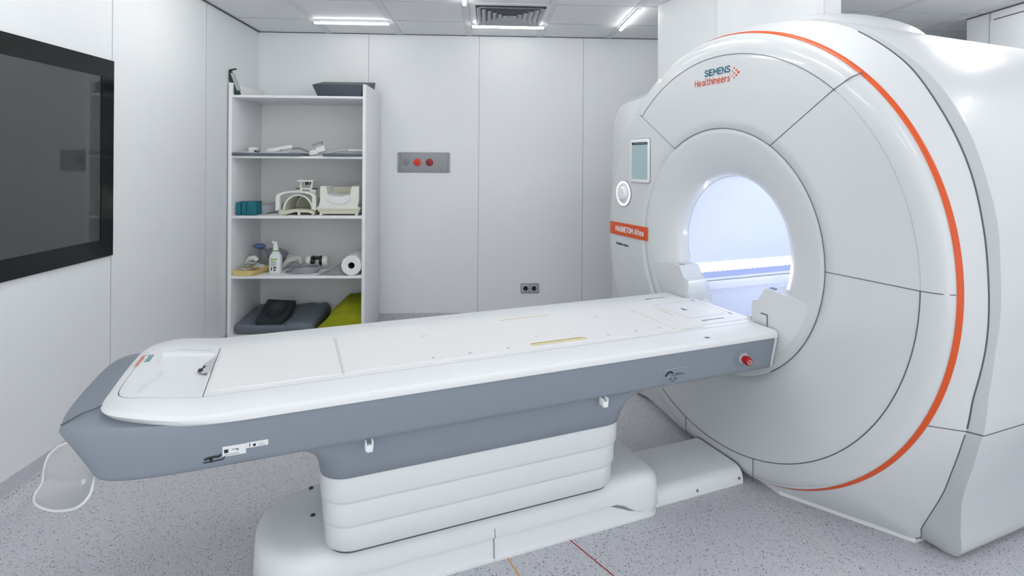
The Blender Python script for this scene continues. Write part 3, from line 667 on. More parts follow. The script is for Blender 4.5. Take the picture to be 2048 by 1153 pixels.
for j in range(n+1):
    row = []
    for i in range(n+1):
        f, g = i/n, j/n
        e = min(1, f/0.30)**0.7; ey = min(1, (g+0.02)/0.10)**0.5
        row.append((-1.272+0.345*f, 4.13+0.45*g, z+0.008+(0.105+0.09*min(1, max(0, f-0.15)/0.35)*min(1, g*3)) * e*ey+0.004*math.sin(22*f+5*g)+0.006*math.sin(30*g)))
    R.append(row)
loft(bm, R, False); Rb = [[(p[0], p[1], z) for p in r] for r in R]
Rv = loft(bm, Rb, False)
ring1 = [R[0][i] for i in range(n+1)]
def skirt(a, b_): loft(bm, [a, b_], False)
skirt(R[0], Rb[0]); skirt(R[-1], Rb[-1]); skirt([r[0] for r in R], [r[0] for r in Rb]); skirt([r[-1] for r in R], [r[-1] for r in Rb])
bmesh.ops.remove_doubles(bm, verts=bm.verts, dist=0.0003)
b = link('folded_blanket', bm, 'olive', off=o); b.location = o; tag(b, 'folded olive green fleece blanket at the right of the bottom shelf', 'blanket')

# ------------------------------------------------------------------ MR scanner
O = Vector((1.83, 0, 0))
mri = thing('mri_scanner', 'large white ring-shaped scanner with an orange accent line and a lit bore', 'scanner', mrloc(1.83, 0), ROT)
N = 288
def wrap(pts):
    """(v,z,u) control points -> smooth periodic sample at N angles about the bore axis"""
    P = [(math.atan2(z-ZC, v) % (2*PI), math.hypot(v, z-ZC), u) for v, z, u in pts]; P.sort()
    a = np.array([p[0] for p in P]); r = np.array([p[1] for p in P]); uu = np.array([p[2] for p in P])
    a3 = np.r_[a-2*PI, a, a+2*PI]; r3 = np.r_[r, r, r]; u3 = np.r_[uu, uu, uu]
    vv, zz = r3*np.cos(a3), r3*np.sin(a3)
    out = []
    def herm(y, i, t):
        d = lambda k: 0.0 if (y[k]-y[k-1])*(y[k+1]-y[k]) <= 0 else 2/((a3[k]-a3[k-1])/(y[k]-y[k-1])+(a3[k+1]-a3[k])/(y[k+1]-y[k]))
        h = a3[i+1]-a3[i]; m0, m1 = d(i)*h, d(i+1)*h
        return (2*t**3-3*t*t+1)*y[i]+(t**3-2*t*t+t)*m0+(-2*t**3+3*t*t)*y[i+1]+(t**3-t*t)*m1
    for k in range(N):
        th_ = 2*PI*k/N; i = int(np.searchsorted(a3, th_))-1; t = (th_-a3[i])/(a3[i+1]-a3[i])
        rr = herm(r3, i, t); u_ = herm(u3, i, t)
        v, z = rr*math.cos(th_), ZC+rr*math.sin(th_)
        out.append((u_, v, z))
    return out
def ring(r, u, zmin=0.028):
    out = []
    for k in range(N):
        a = 2*PI*k/N; c = math.cos(a); rr = r
        if r > 0.7 and c > 0: rr = r*(1-0.035*c*c*min(1, (r-0.7)/0.2))
        v, z = rr*c, ZC+rr*math.sin(a)
        out.append((u, v, max(z, zmin)))
    return out
S2 = wrap([(-0.573, 1.888, 1.95), (-0.743, 1.752, 1.95), (-0.870, 1.567, 1.95), (-0.956, 1.367, 1.95), (-0.992, 1.195, 1.95), (-1.006, 1.036, 1.95), (-1.003, 0.85, 1.95), (-0.974, 0.677, 1.945), (-0.955, 0.556, 1.942),
    (-0.895, 0.40, 1.985), (-0.847, 0.298, 2.03), (-0.731, 0.075, 2.10), (-0.72, 0.03, 2.115), (-0.60, 0.03, 2.04), (-0.45, 0.03, 1.955), (-0.3, 0.03, 1.88), (0, 0.03, 1.86), (0.3, 0.03, 1.87), (0.6, 0.03, 1.92), (0.95, 0.03, 1.94),
    (1.05, 0.12, 1.945), (1.055, 0.5, 1.945), (1.055, 1.0, 1.94), (1.055, 1.45, 1.94), (1.050, 1.63, 1.94), (1.025, 1.69, 1.94), (0.98, 1.735, 1.94), (0.90, 1.757, 1.94), (0.80, 1.765, 1.94), (0.69, 1.785, 1.94), (0.56, 1.842, 1.94), (0.40, 1.925, 1.94), (0.15, 2.008, 1.95), (0.05, 2.013, 1.95), (-0.186, 2.001, 1.95), (-0.34, 1.975, 1.95)])
S3 = wrap([(-0.43, 1.961, 1.97), (-0.663, 1.839, 1.97), (-0.830, 1.680, 1.97), (-0.926, 1.524, 1.97), (-0.995, 1.322, 1.97), (-1.020, 1.20, 1.97), (-1.028, 1.05, 1.97), (-1.020, 0.85, 1.97), (-1.005, 0.70, 1.965), (-0.99, 0.554, 1.96),
    (-0.935, 0.41, 2.01), (-0.883, 0.278, 2.06), (-0.84, 0.12, 2.13), (-0.833, 0.06, 2.15), (-0.82, 0.022, 2.155), (-0.70, 0.02, 2.14), (-0.45, 0.02, 1.98), (-0.3, 0.02, 1.90), (0, 0.02, 1.88), (0.3, 0.02, 1.89), (0.6, 0.02, 1.94), (0.98, 0.02, 1.965),
    (1.08, 0.10, 1.97), (1.083, 0.5, 1.97), (1.083, 1.0, 1.97), (1.083, 1.50, 1.97), (1.080, 1.655, 1.97), (1.055, 1.715, 1.97), (1.01, 1.757, 1.97), (0.93, 1.783, 1.97), (0.80, 1.791, 1.97), (0.69, 1.803, 1.97), (0.56, 1.855, 1.97), (0.40, 1.935, 1.97), (0.15, 2.012, 1.97), (0.05, 2.017, 1.97), (-0.15, 2.005, 1.97), (-0.30, 1.987, 1.97)])
def shift(R, du, k=1.0): return [(u+du, v*k, ZC+(z-ZC)*k if z > 0.05 else z) for u, v, z in R]
def at(R, u): return [(u, v, z) for _, v, z in R]
def lerp(A, B, t, bul=0): return [tuple(a+(b-a)*t for a, b in zip(p, q)) for p, q in zip(A, B)]
def part(name, rings, m, parent=mri, ang=28, **k):
    bm = NB(); loft(bm, rings, True, **k); return link(name, bm, m, parent, off=O, ang=ang)
bm = NB(); loft(bm, [[(u_, r_*math.cos(a), ZC+r_*math.sin(a)) for a in [D_*PI/180 for D_ in range(-27, 208)]] for u_, r_ in ((3.38, 0.338), (2.8, 0.336), (2.3, 0.336), (1.945, 0.336))], False); link('bore_tunnel', bm, 'bore', mri, off=O, ang=60)
part('bore_collar', [ring(0.336, 1.945), ring(0.338, 1.918), ring(0.345, 1.902), ring(0.36, 1.888), ring(0.39, 1.871), ring(0.43, 1.856), ring(0.48, 1.843), ring(0.53, 1.834), ring(0.5545, 1.8315), ring(0.5553, 1.8325)], 'scan', ang=60)
part('front_cover', [ring(0.5553, 1.8325), ring(0.5565, 1.8308), ring(0.60, 1.830), ring(0.75, 1.828), ring(0.86, 1.8272), ring(0.91, 1.828), ring(0.94, 1.8315), ring(0.958, 1.838), ring(0.968, 1.846), ring(0.973, 1.852)], 'scan', ang=60)
part('cover_edge', [ring(0.973, 1.852), ring(0.977, 1.8525), ring(0.985, 1.860), ring(0.9875, 1.867), ring(0.984, 1.870)], 'scan', ang=60)
bm = NB(); ks = [k for k in range(N) if math.radians(84) < 2*PI*k/N < math.radians(252)]
rows_ = [ring(0.9735, 1.8515), ring(0.978, 1.8515), ring(0.9862, 1.8594), ring(0.9885, 1.8670), ring(0.9855, 1.8698)]
def tp(k):
    a = math.degrees(2*PI*k/N); return min(1, (a-84)/26, (252-a)/26)
rr_ = []
for j, rw in enumerate(rows_):
    row = []
    for k in ks:
        m_ = max(0.12, tp(k)); f = 1.75+(j-2)*0.56*m_; i_ = int(min(3, f)); g2 = f-i_
        row.append(tuple(a+(b_-a)*g2 for a, b_ in zip(rows_[i_][k], rows_[i_+1][k])))
    rr_.append(row)
loft(bm, rr_, False); link('accent_stripe', bm, 'orange', mri, off=O, ang=60)
R0 = ring(0.984, 1.870)
part('outer_cover', [R0, lerp(R0, S2, 0.3), lerp(R0, S2, 0.65), S2], 'scan2', ang=60)
part('edge_bevel', [shift(S2, 0.001), lerp(S2, S3, 0.5), S3], 'scangrey', ang=60)
B1 = at(S3, 2.6)
B1 = [(2.6, v, z) for _, v, z in S3]; B2 = at(S3, 3.32); B3 = [(3.38, v*0.97, ZC+(z-ZC)*0.97 if z > 0.05 else z) for _, v, z in S3]
part('body_shell', [S3, shift(S3, 0.012, 1.002), [(2.2 if u < 2.2 else u, v*1.002, ZC+(z-ZC)*1.002 if z > 0.05 else z) for u, v, z in S3], B1, B2, B3, ring(0.56, 3.38)], 'scan2', ang=60)
# raised cover along the top
bm = NB(); bmesh.ops.create_uvsphere(bm, u_segments=40, v_segments=20, radius=1, matrix=Matrix.Translation((2.38, -0.27, 1.95)) @ Matrix.Diagonal((0.45, 0.17, 0.10, 1))); link('top_cover', bm, 'scan2', mri, off=O)
# seams
def onring(r, a0, a1, u, n=90, lift=0.0):
    pts = []
    for k in range(n+1):
        a = a0+(a1-a0)*k/n; c = math.cos(a); rr = r*(1-0.035*c*c*min(1, (r-0.7)/0.2)) if (r > 0.7 and c > 0) else r
        pts.append((u-lift, rr*c, ZC+rr*math.sin(a)))
    return pts
D = math.radians
def seam(name, pts, r=0.0016, m='gap'):
    bm = NB(); tube(bm, pts, r, 6); return link(name, bm, m, mri, off=O)
# inner ring runs from the upper far corner clockwise over the near side to the table
seam('ring_seam', onring(0.5555, D(57), D(236), 1.8312), 0.0018)
seam('ring_seam', onring(0.888, D(48), D(132), 1.827), 0.0014)
seam('ring_seam', onring(0.888, D(180), D(296), 1.827), 0.0017)
seam('ring_seam', onring(0.888, D(132), D(180), 1.8268), 0.0009, 'lightgrey')  # faint crease highlight put in as a thin pale line
seam('panel_seam', [(1.948, 0.3352*math.cos(a), ZC+0.3352*math.sin(a)) for a in [D(-18)+D(110)*k/50 for k in range(51)]], 0.0011, 'seam')
seam('panel_seam', [(1.8303, 0.30, 1.455), (1.827, 0.606, 1.655)], 0.0014)
seam('panel_seam', [(1.8303, -0.300, 1.4555), (1.827, -0.590, 1.654), (1.831, -0.65, 1.688), (1.846, -0.676, 1.700), (1.852, -0.682, 1.703)], 0.0018)
seam('panel_seam', [(1.8303, -0.5555, 0.984), (1.8265, -0.89, 0.986), (1.831, -0.94, 0.988), (1.846, -0.968, 0.990), (1.853, -0.974, 0.991)], 0.0016)
seam('panel_seam', [(1.8268, -0.227, 0.130), (1.8268, -0.227, 0.032)], 0.0016)
seam('panel_seam', [(1.8268, 0.200, 0.124), (1.8268, 0.200, 0.032)], 0.0016)
i0, i1 = int(N*(PI-math.atan2(0.93, 0.45))/(2*PI)), 0
idx = [k for k in range(N) if D(122.5) < 2*PI*k/N < D(234)]
pts = [S2[k] for k in idx]; lim = [p for p in pts if p[2] > 0.55]
seam('edge_gap', lim, 0.0026); seam('edge_gap', [p for p in pts if p[2] <= 0.56], 0.0016)
def nearz(R, zz, lo=D(150), hi=D(235)):
    for k in range(N):
        if lo < 2*PI*k/N < hi and (R[k][2]-zz)*(R[k+1][2]-zz) <= 0:
            t_ = (zz-R[k][2])/(R[k+1][2]-R[k][2]+1e-9); return tuple(a+(b_-a)*t_ for a, b_ in zip(R[k], R[k+1]))
zs = 0.556
seam('panel_seam', [nearz(R0, zs), nearz(lerp(R0, S2, 0.3), zs), nearz(lerp(R0, S2, 0.65), zs), nearz(S2, zs)], 0.0018)
seam('panel_seam', [nearz(S2, zs), nearz(S3, zs)], 0.0022)
p = nearz(shift(S3, 0.012, 1.002), zs); seam('panel_seam', [nearz(S3, zs), p, (2.6, p[1], p[2]), (3.3, p[1], p[2])], 0.0016)
seam('panel_seam', [S2[k] for k in range(N) if D(-24) < ((2*PI*k/N+PI) % (2*PI))-PI < D(57)] if False else [S2[k] for k in list(range(int(N*330/360), N))+list(range(0, int(N*52/360)))], 0.0016, 'lightgrey')
# far column lower seam
seam('panel_seam', spline([(1.865, 0.905, 0.93), (1.872, 0.895, 0.80), (1.872, 0.865, 0.66), (1.872, 0.80, 0.52), (1.868, 0.70, 0.36)]), 0.0014)
# base plinth under the body, near side
bm = NB(); prism(bm, [(1.90, -0.30), (2.12, -0.70), (3.3, -0.78), (3.3, 0.98), (2.0, 0.98), (1.90, 0.3)], 'z', 0.001, 0.04); link('plinth', bm, 'base', mri, off=O, smooth=False)
bm = NB(); disc(bm, (2.21, -0.993, 0.525), (0, -1, 0), 0.006, 0.004); link('screw_cap', bm, 'grey', mri, off=O)
# arm-rest blocks each side of the table channel
for s in (-1, 1):
    bm = NB()
    poly = [(0.202, 0.40), (0.202, 0.797), (0.238, 0.803), (0.268, 0.862), (0.30, 0.860), (0.40, 0.852), (0.475, 0.838), (0.50, 0.70), (0.46, 0.55), (0.38, 0.44)]
    prism(bm, [(s*a, b_) for a, b_ in poly], 'x', 1.838, 1.96, 0.003); blk = link('bore_shoulder', bm, 'scan', mri, off=O)
    bm = NB()
    prism(bm, [(s*a, b_) for a, b_ in ((0.20, 0.46), (0.20, 0.728), (0.185, 0.728), (0.185, 0.46))], 'x', 1.835, 1.97); link('channel_edge', bm, 'scan', blk, off=O, smooth=False)
    bm = NB(); prism(bm, [(s*a, b_) for a, b_ in ((0.275, 0.8615), (0.300, 0.8605), (0.300, 0.8625), (0.275, 0.8635))], 'x', 1.86, 1.878); link('blue_mark', bm, 'blue', blk, off=O, smooth=False)
# small latch plate on the near shoulder
bm = NB(); box(bm, 1.8345, 1.8385, -0.286, -0.255, 0.700, 0.752, 0.001); lp = link('latch_plate', bm, 'scan', mri, off=O)
bm = NB(); box(bm, 1.834, 1.8375, -0.288, -0.255, 0.752, 0.756); box(bm, 1.834, 1.8375, -0.288, -0.255, 0.698, 0.702); box(bm, 1.834, 1.8375, -0.2885, -0.2865, 0.70, 0.754); link('latch_gap', bm, 'gap', lp, off=O, smooth=False)
# inside the bore: rails with light strips on both sides
for s in (-1, 1):
    bm = NB(); prism(bm, [(s*a, b_) for a, b_ in ((0.345, 0.862), (0.314, 0.858), (0.308, 0.853), (0.276, 0.782), (0.27, 0.770), (0.29, 0.765), (0.29, 0.45), (0.345, 0.45))], 'x', 1.962, 3.37)
    rl = link('bore_rail', bm, 'borelow', mri, off=O, smooth=False)
    bm = NB(); prism(bm, [(s*a, b_) for a, b_ in ((0.3085, 0.853), (0.289, 0.811), (0.2875, 0.8115), (0.307, 0.8545))], 'x', 1.975, 3.36); link('light_strip', bm, 'boreled', rl, off=O, smooth=False)
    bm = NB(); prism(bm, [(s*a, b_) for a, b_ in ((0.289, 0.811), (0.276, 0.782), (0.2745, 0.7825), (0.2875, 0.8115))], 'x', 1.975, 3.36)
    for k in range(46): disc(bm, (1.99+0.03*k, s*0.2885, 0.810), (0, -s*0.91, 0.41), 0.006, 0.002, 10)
    link('strip_panel', bm, 'bluepanel', rl, off=O, smooth=False)
    bm = NB(); prism(bm, [(s*a, b_) for a, b_ in ((0.295, 0.766), (0.262, 0.766), (0.262, 0.722), (0.295, 0.722))], 'x', 1.955, 3.36, 0.003); link('guide_rail', bm, 'railwhite', rl, off=O)
    for uu_ in (2.035, 2.52):
        bm = NB(); lathe(bm, [(0.020, 0.0), (0.020, 0.003), (0.017, 0.0035), (0.016, 0.0015), (0.010, 0.0015), (0.009, 0.003), (0.001, 0.003)], 24, Matrix.Translation((uu_, s*0.262, 0.744)) @ Matrix.Rotation(s*PI/2, 4, 'X')); link('rail_roller', bm, 'railwhite', rl, off=O)
    bm = NB(); disc(bm, (1.954, s*0.275, 0.744), (-1, 0, 0), 0.007, 0.003); link('rail_stud', bm, 'black', rl, off=O)
bm = NB(); prism(bm, [(-0.30, 0.40), (0.30, 0.40), (0.30, 0.56), (-0.30, 0.56)], 'x', 1.97, 3.37); link('bore_floor', bm, 'bore', mri, off=O, smooth=False)
# display, dial, name banner
X = -0.0005
SV0, SV1 = 0.505, 0.690
bm = NB(); prism(bm, rrect(SV0, SV1, 1.272, 1.517, 0.016), 'x', 1.8225, 1.832, 0.002); sc = link('display_frame', bm, 'white', mri, off=O)
bm = NB(); prism(bm, rrect(SV0-0.0025, SV1+0.0025, 1.2695, 1.5195, 0.018), 'x', 1.826, 1.831); link('frame_gap', bm, 'grey', sc, off=O, smooth=False)
bm = NB(); box(bm, 1.8218, 1.8228, SV0+0.018, SV1-0.018, 1.29, 1.498); link('display_glass', bm, 'screen', sc, off=O, smooth=False)
bm = NB(); box(bm, 1.8212, 1.8222, SV0+0.018, SV1-0.018, 1.484, 1.498); link('display_header', bm, 'screendark', sc, off=O, smooth=False)
bm = NB()
for a in ((0.54, 0.65, 1.4905, 1.4925), (0.53, 0.535, 1.4895, 1.4935)): box(bm, 1.8208, 1.8214, *a)
for a in ((0.545, 0.575, 1.438, 1.4395), (0.545, 0.575, 1.40, 1.4015), (0.60, 0.62, 1.46, 1.463), (0.645, 0.66, 1.40, 1.402)): box(bm, 1.8212, 1.822, *a)
link('display_marks', bm, 'lightgrey', sc, off=O, smooth=False)
cx_, cz_ = 0.760, 1.2015
def dl(prof, m, name, par, n=40):
    bm = NB(); lathe(bm, prof, n, Matrix.Translation((1.829, cx_, cz_)) @ Matrix.Rotation(-PI/2, 4, 'Y')); return link(name, bm, m, par, off=O)
dr = dl([(0.078, -0.001), (0.078, 0.004), (0.0745, 0.005), (0.0745, 0.001)], 'grey', 'control_dial', mri)
dl([(0.0745, 0.0), (0.0745, 0.0055), (0.062, 0.0065), (0.060, 0.004)], 'ringled', 'dial_ring', dr)
dl([(0.0625, 0.003), (0.0615, 0.0055), (0.041, 0.0055), (0.040, 0.001)], 'white', 'button_ring', dr)
bm = NB()
for k in range(8):
    a = 2*PI*k/8+0.2; bmesh.ops.create_uvsphere(bm, u_segments=10, v_segments=6, radius=1, matrix=Matrix.Translation((1.829-0.005, cx_+0.053*math.cos(a), cz_+0.053*math.sin(a))) @ Matrix.Diagonal((0.002, 0.0085, 0.0085, 1)))
link('dial_button', bm, 'white', dr, off=O)
dl([(0.040, 0.0), (0.039, 0.018), (0.034, 0.024), (0.010, 0.026), (0.001, 0.026)], 'white', 'dial_knob', dr)
# banner, wrapping on to the far edge
bm = NB(); n = 20
bv = [(1.8285, 0.528), (1.8265, 0.60), (1.8258, 0.75), (1.8258, 0.87), (1.830, 0.905), (1.842, 0.925), (1.856, 0.937), (1.868, 0.944)]
rings = [[(u-0.0012, v, zz) for zz in (0.953, 1.024)] for u, v in bv]
loft(bm, [[(u-0.0022, v, 0.951), (u-0.0022, v, 1.025), (u+0.003, v-0.001, 1.025), (u+0.003, v-0.001, 0.951)] for u, v in bv], True, True, True); bn = link('name_banner', bm, 'orange', mri, off=O, ang=60)
XD, YD = (0, -1, 0), (0, 0, 1)
def ftxt(nm, s, size, v, z, m, par, u=1.8262, sx=1.0, bold=0.0006, al='LEFT'): return text(nm, s, size, (u, v, z), XD, YD, m, par, al, 0.0005, sx, bold, O)
lettering('banner_text', 'MAGNETOM', 0.178, 0.028, 0.0060, (1.8232, 0.836, 0.975), XD, YD, 'white', bn, O)
lettering('banner_text', 'Altea', 0.085, 0.028, 0.0055, (1.8232, 0.642, 0.975), XD, YD, 'white', bn, O)
ftxt('system_text', 'A BioMatrix System', 0.020, 0.835, 0.893, 'dark', mri, 1.8262, 0.80, 0.0002)
lettering('maker_text', 'SIEMENS', 0.160, 0.0265, 0.0062, (1.8273, 0.081, 1.7945), XD, YD, 'teal', mri, O)
lettering('maker_text', 'Healthineers', 0.226, 0.0285, 0.0046, (1.8273, 0.148, 1.7530), XD, YD, 'orangeprint', mri, O)
bm = NB()
for (dv, dz, r) in ((0.0, 0, 0.0062), (0.0125, 0.011, 0.0052), (0.0125, -0.011, 0.0052), (0.025, 0.0218, 0.004), (0.025, 0, 0.004), (0.025, -0.0218, 0.004), (0.0365, 0.011, 0.003), (0.0365, -0.011, 0.003), (0.0485, 0, 0.0022)):
    disc(bm, (1.8275, -0.130+dv, 1.7845+dz), (-1, 0, 0), r, 0.0008, 14)
link('maker_dots', bm, 'orangeprint', mri, off=O, smooth=False)

# ------------------------------------------------------------------ patient table
OT = Vector((0.66, 0, 0))
tb = thing('patient_table', 'long white and slate grey patient table on a white pedestal in front of the scanner', 'table', mrloc(0.66, 0), ROT)
def mirror(h):      # h: half outline from head centre to scanner end (v >= 0) -> closed loop
    return h+[(u, -v) for u, v in h[::-1] if v > 1e-6]
def sm(h, n=6):
    return [(p.x, p.y) for p in spline([(a, b_, 0) for a, b_ in h], n)]
def zrise(u): t_ = min(1, max(0, (-0.20-u)/0.21)); return 0.023*t_*t_*(3-2*t_)
E = 1.826
NH = 60
def out(h, n=NH):
    r = resample([(a, b_, 0) for a, b_ in sm(h)], n); r = [(p.x, p.y) for p in r]
    r[0] = (r[0][0], 0.0)
    return r
def outline(head, w, end=E, hc=0.012):
    h = out(head, 48); straight = [(h[-1][0]+(end-hc-h[-1][0])*k/24, w) for k in range(1, 25)]
    endc = [(end-hc+hc*math.sin(PI/2*k/4), w-hc+hc*math.cos(PI/2*k/4)) for k in range(1, 5)]
    h = h+straight+endc+[(end, w*0.5), (end, 0.0)]
    return h+[(u, -v) for u, v in h[-2:0:-1]]
TOPo = outline([(-0.456, 0), (-0.455, 0.10), (-0.451, 0.19), (-0.440, 0.245), (-0.415, 0.285), (-0.37, 0.315), (-0.30, 0.333), (-0.18, 0.343), (0.0, 0.345)], 0.345)
RIMo = outline([(-0.470, 0), (-0.468, 0.10), (-0.464, 0.195), (-0.447, 0.26), (-0.410, 0.302), (-0.36, 0.328), (-0.29, 0.345), (-0.17, 0.355), (0.0, 0.357)], 0.357)
LOWo = outline([(-0.466, 0), (-0.464, 0.10), (-0.460, 0.170), (-0.445, 0.21), (-0.405, 0.255), (-0.35, 0.295), (-0.27, 0.335), (-0.15, 0.355), (0.02, 0.357)], 0.357)
def lay(o_, z, rise=True, dz=0): return [(u, v, z+(zrise(u) if rise else 0)) for u, v in o_]
INo = outline([(-0.440, 0), (-0.440, 0.08), (-0.438, 0.14), (-0.430, 0.185), (-0.405, 0.212), (-0.36, 0.221), (-0.30, 0.222), (-0.18, 0.222), (0.0, 0.222)], 0.222, E-0.004, 0.004)
bm = NB()
loft(bm, [lay(INo, 0.7005), lay(INo, 0.7085), lay(TOPo, 0.7085), lay([((a[0]+b_[0])/2, (a[1]*0.35+b_[1]*0.65)) for a, b_ in zip(TOPo, RIMo)], 0.7045), lay(RIMo, 0.698),
          lay(RIMo, 0.692) if False else [(a[0]*0.6+b_[0]*0.4, a[1]*0.6+b_[1]*0.4, 0.690+0.6*zrise(a[0])) for a, b_ in zip(RIMo, LOWo)], lay(LOWo, 0.684, False), lay([(u, v*0.97) for u, v in LOWo], 0.681, False)], True, False, True)
link('table_rim', bm, 'tabwhite', tb, off=OT, ang=50)
# sliding plate inside the rim
PLo = outline([(-0.4375, 0), (-0.4375, 0.08), (-0.4355, 0.14), (-0.427, 0.183), (-0.403, 0.2095), (-0.36, 0.2185), (-0.30, 0.2195), (-0.18, 0.2195), (0.0, 0.2195)], 0.2195, E+0.040, 0.006)
bm = NB(); g_ = 0.008
# head tray: recess cut as nested outlines
def clipu(o_, lo=None, hi=None): return [(min(max(u, lo if lo is not None else -9), hi if hi is not None else 9), v) for u, v in o_]
HD = clipu(PLo, None, -0.2235)
def inset(o_, du, dv, hi): return [(min(u+du, hi), v*(1-dv/0.22)) for u, v in o_]
wav = lambda v: 0.030+0.028*max(0, math.cos((v+0.02)*PI/0.30))**2
IN1 = [(max(u, min(-0.232, -0.44+0.020+wav(v))) if u < -0.33 else min(u, -0.232), v*0.80-0.012) for u, v in HD]
IN2 = [(u+0.018 if u < -0.33 else u-0.004, v*0.90-0.0012) for u, v in IN1]
loft(bm, [lay(HD, 0.701), lay(HD, 0.7095), lay(IN1, 0.7095), lay(IN2, 0.687, False)], True, True, True)
hd = link('head_tray', bm, 'tabwhite', tb, off=OT, ang=40)
bm = NB(); tube(bm, [(u, 0.190, 0.7100+zrise(u)) for u in (-0.35, -0.33, -0.31, -0.29, -0.27, -0.245)], 0.0015, 6); link('tray_mark', bm, 'lightgrey', hd, off=OT, smooth=False)
# finger notch with latch, at the edge of the tray
bm = NB(); nt_ = [(-0.2245, 0.115), (-0.240, 0.08), (-0.252, 0.05), (-0.2545, 0.0), (-0.250, -0.028), (-0.2245, -0.03)]
prism(bm, nt_, 'z', 0.7100, 0.7145); link('finger_notch', bm, 'lightgrey', hd, off=OT, smooth=False)
bm = NB(); box(bm, -0.262, -0.248, -0.018, 0.004, 0.712, 0.7175, 0.002); box(bm, -0.252, -0.244, 0.010, 0.030, 0.712, 0.7165, 0.002); link('latch', bm, 'black', hd, off=OT)
bm = NB(); CP = clipu(PLo, -0.2205, None); loft(bm, [lay(CP, 0.701), lay(CP, 0.7093)], True, True, True); link('sliding_plate', bm, 'tabwhite', tb, off=OT, smooth=False)
def board(u0, u1, w, zt, name, m='board', n=14, w1=None, v0=None):
    bm = NB(); w1 = w1 or w
    for zz in (0,):
        R = []
        us = [u0+(u1-u0)*k/n for k in range(n+1)]
        prof = lambda u: [(u, -w, 0.7085+zrise(u)), (u, -w+0.002, zt+zrise(u)), (u, w1-0.002, zt+zrise(u)), (u, w1, 0.7085+zrise(u))]
        R = [prof(u) for u in us]
        R = [[(u0-0.0, p[1], 0.7085+zrise(u0)) for p in R[0]]]+[[(p[0]+0.002 if i == 0 else p[0], p[1], p[2]) for p in r] for i, r in enumerate(R)]+[[(u1+0.002, p[1], 0.7085+zrise(u1)) for p in R[-1]]]
        loft(bm, R, False)
    return link(name, bm, m, tb, off=OT, ang=30)
b1 = board(-0.214, 0.158, 0.190, 0.7125, 'table_board', w1=0.195)
b2 = board(0.166, 1.437, 0.190, 0.7135, 'table_board', n=2, w1=0.195)
b3 = board(1.448, 1.855, 0.186, 0.7118, 'table_board', n=2, w1=0.19)
for o_, a, mm in ((b2, (0.1605, 0.1630), 'lightgrey'), (b3, (1.4405, 1.446), 'cream')):
    bm = NB(); box(bm, a[0], a[1], -0.19, 0.19, 0.7090, 0.7104); link('board_edge', bm, mm, o_, off=OT, smooth=False)
# carrying slot in the long board
bm = NB(); prism(bm, rrect(0.822, 1.052, -0.178, -0.150, 0.006, 4), 'z', 0.7134, 0.7140); hs = link('grip_slot', bm, 'cream', b2, off=OT, smooth=False)
bm = NB(); prism(bm, [(0.826, -0.150), (0.822, -0.157), (1.040, -0.157), (1.030, -0.150)], 'z', 0.7139, 0.7146); link('slot_inside', bm, 'slot', hs, off=OT, smooth=False)  # yellow-brown inside of the slot
bm = NB(); prism(bm, [(0.826, 0.170), (0.822, 0.163), (1.046, 0.163), (1.046, 0.170)], 'z', 0.7136, 0.7142); link('grip_slot', bm, 'cream', b2, off=OT, smooth=False)
for uu_ in (0.457, 0.589, 0.732, 1.151, 1.277, 1.39):
    bm = NB(); box(bm, uu_-0.006, uu_+0.006, -0.168, -0.160, 0.7134, 0.7141, 0.0005); disc(bm, (uu_, -0.155, 0.7134), (0, 0, 1), 0.003, 0.0007, 10); link('position_mark', bm, 'lightgrey', b2, off=OT, smooth=False)
for uu_, vv_ in ((0.88, -0.085), (1.02, -0.08), (0.48, 0.07), (1.24, 0.07)):
    bm = NB(); tube(bm, [(uu_+0.015*math.cos(a), vv_+0.012*math.sin(a), 0.7136) for a in [PI*0.2+PI*1.2*k/10 for k in range(11)]] if abs(vv_) < 0.075 else [(uu_-0.005, vv_, 0.7137), (uu_+0.005, vv_, 0.7137)], 0.0009, 6); link('position_mark', bm, 'lightgrey', b2, off=OT)
# end board fittings
for vv_ in (0.262, -0.140):
    zt_ = 0.7122 if vv_ < 0 else 0.7088
    bm = NB(); box(bm, 1.628, 1.652, vv_-0.004, vv_+0.006, zt_, zt_+0.001); box(bm, 1.652, 1.745, vv_, vv_+0.006, zt_, zt_+0.0008); link('position_mark', bm, 'grey', b3, off=OT, smooth=False)
bm = NB()
for a, b_ in (((1.60, 0.155), (1.60, -0.09)), ((1.60, -0.09), (1.80, -0.09)), ((1.80, -0.09), (1.80, 0.155)), ((1.60, 0.155), (1.80, 0.155))): tube(bm, [(a[0], a[1], 0.7118), (b_[0], b_[1], 0.7118)], 0.0008, 5)
link('board_line', bm, 'lightgrey', b3, off=OT)
bm = NB(); box(bm, 1.565, 1.573, -0.02, 0.085, 0.7117, 0.7124); link('board_mark', bm, 'cream', b3, off=OT, smooth=False)
bm = NB(); box(bm, 1.672, 1.680, 0.030, 0.055, 0.7117, 0.7126); box(bm, 1.664, 1.688, 0.025, 0.031, 0.7117, 0.7126); link('board_mark', bm, 'dark', b3, off=OT, smooth=False)
bm = NB(); box(bm, 1.822, 1.832, 0.145, 0.168, 0.7117, 0.7126); box(bm, 1.822, 1.832, -0.102, -0.08, 0.7117, 0.7126); box(bm, 1.8315, 1.8325, -0.08, 0.145, 0.7117, 0.7126); link('board_mark', bm, 'grey', b3, off=OT, smooth=False)
bm = NB(); box(bm, 1.47, 1.585, -0.205, -0.202, 0.7092, 0.7099); link('plate_slot', bm, 'slot', tb, off=OT, smooth=False)
bm = NB(); disc(bm, (1.495, -0.318, 0.7082), (0, 0, 1), 0.006, 0.0016, 12)
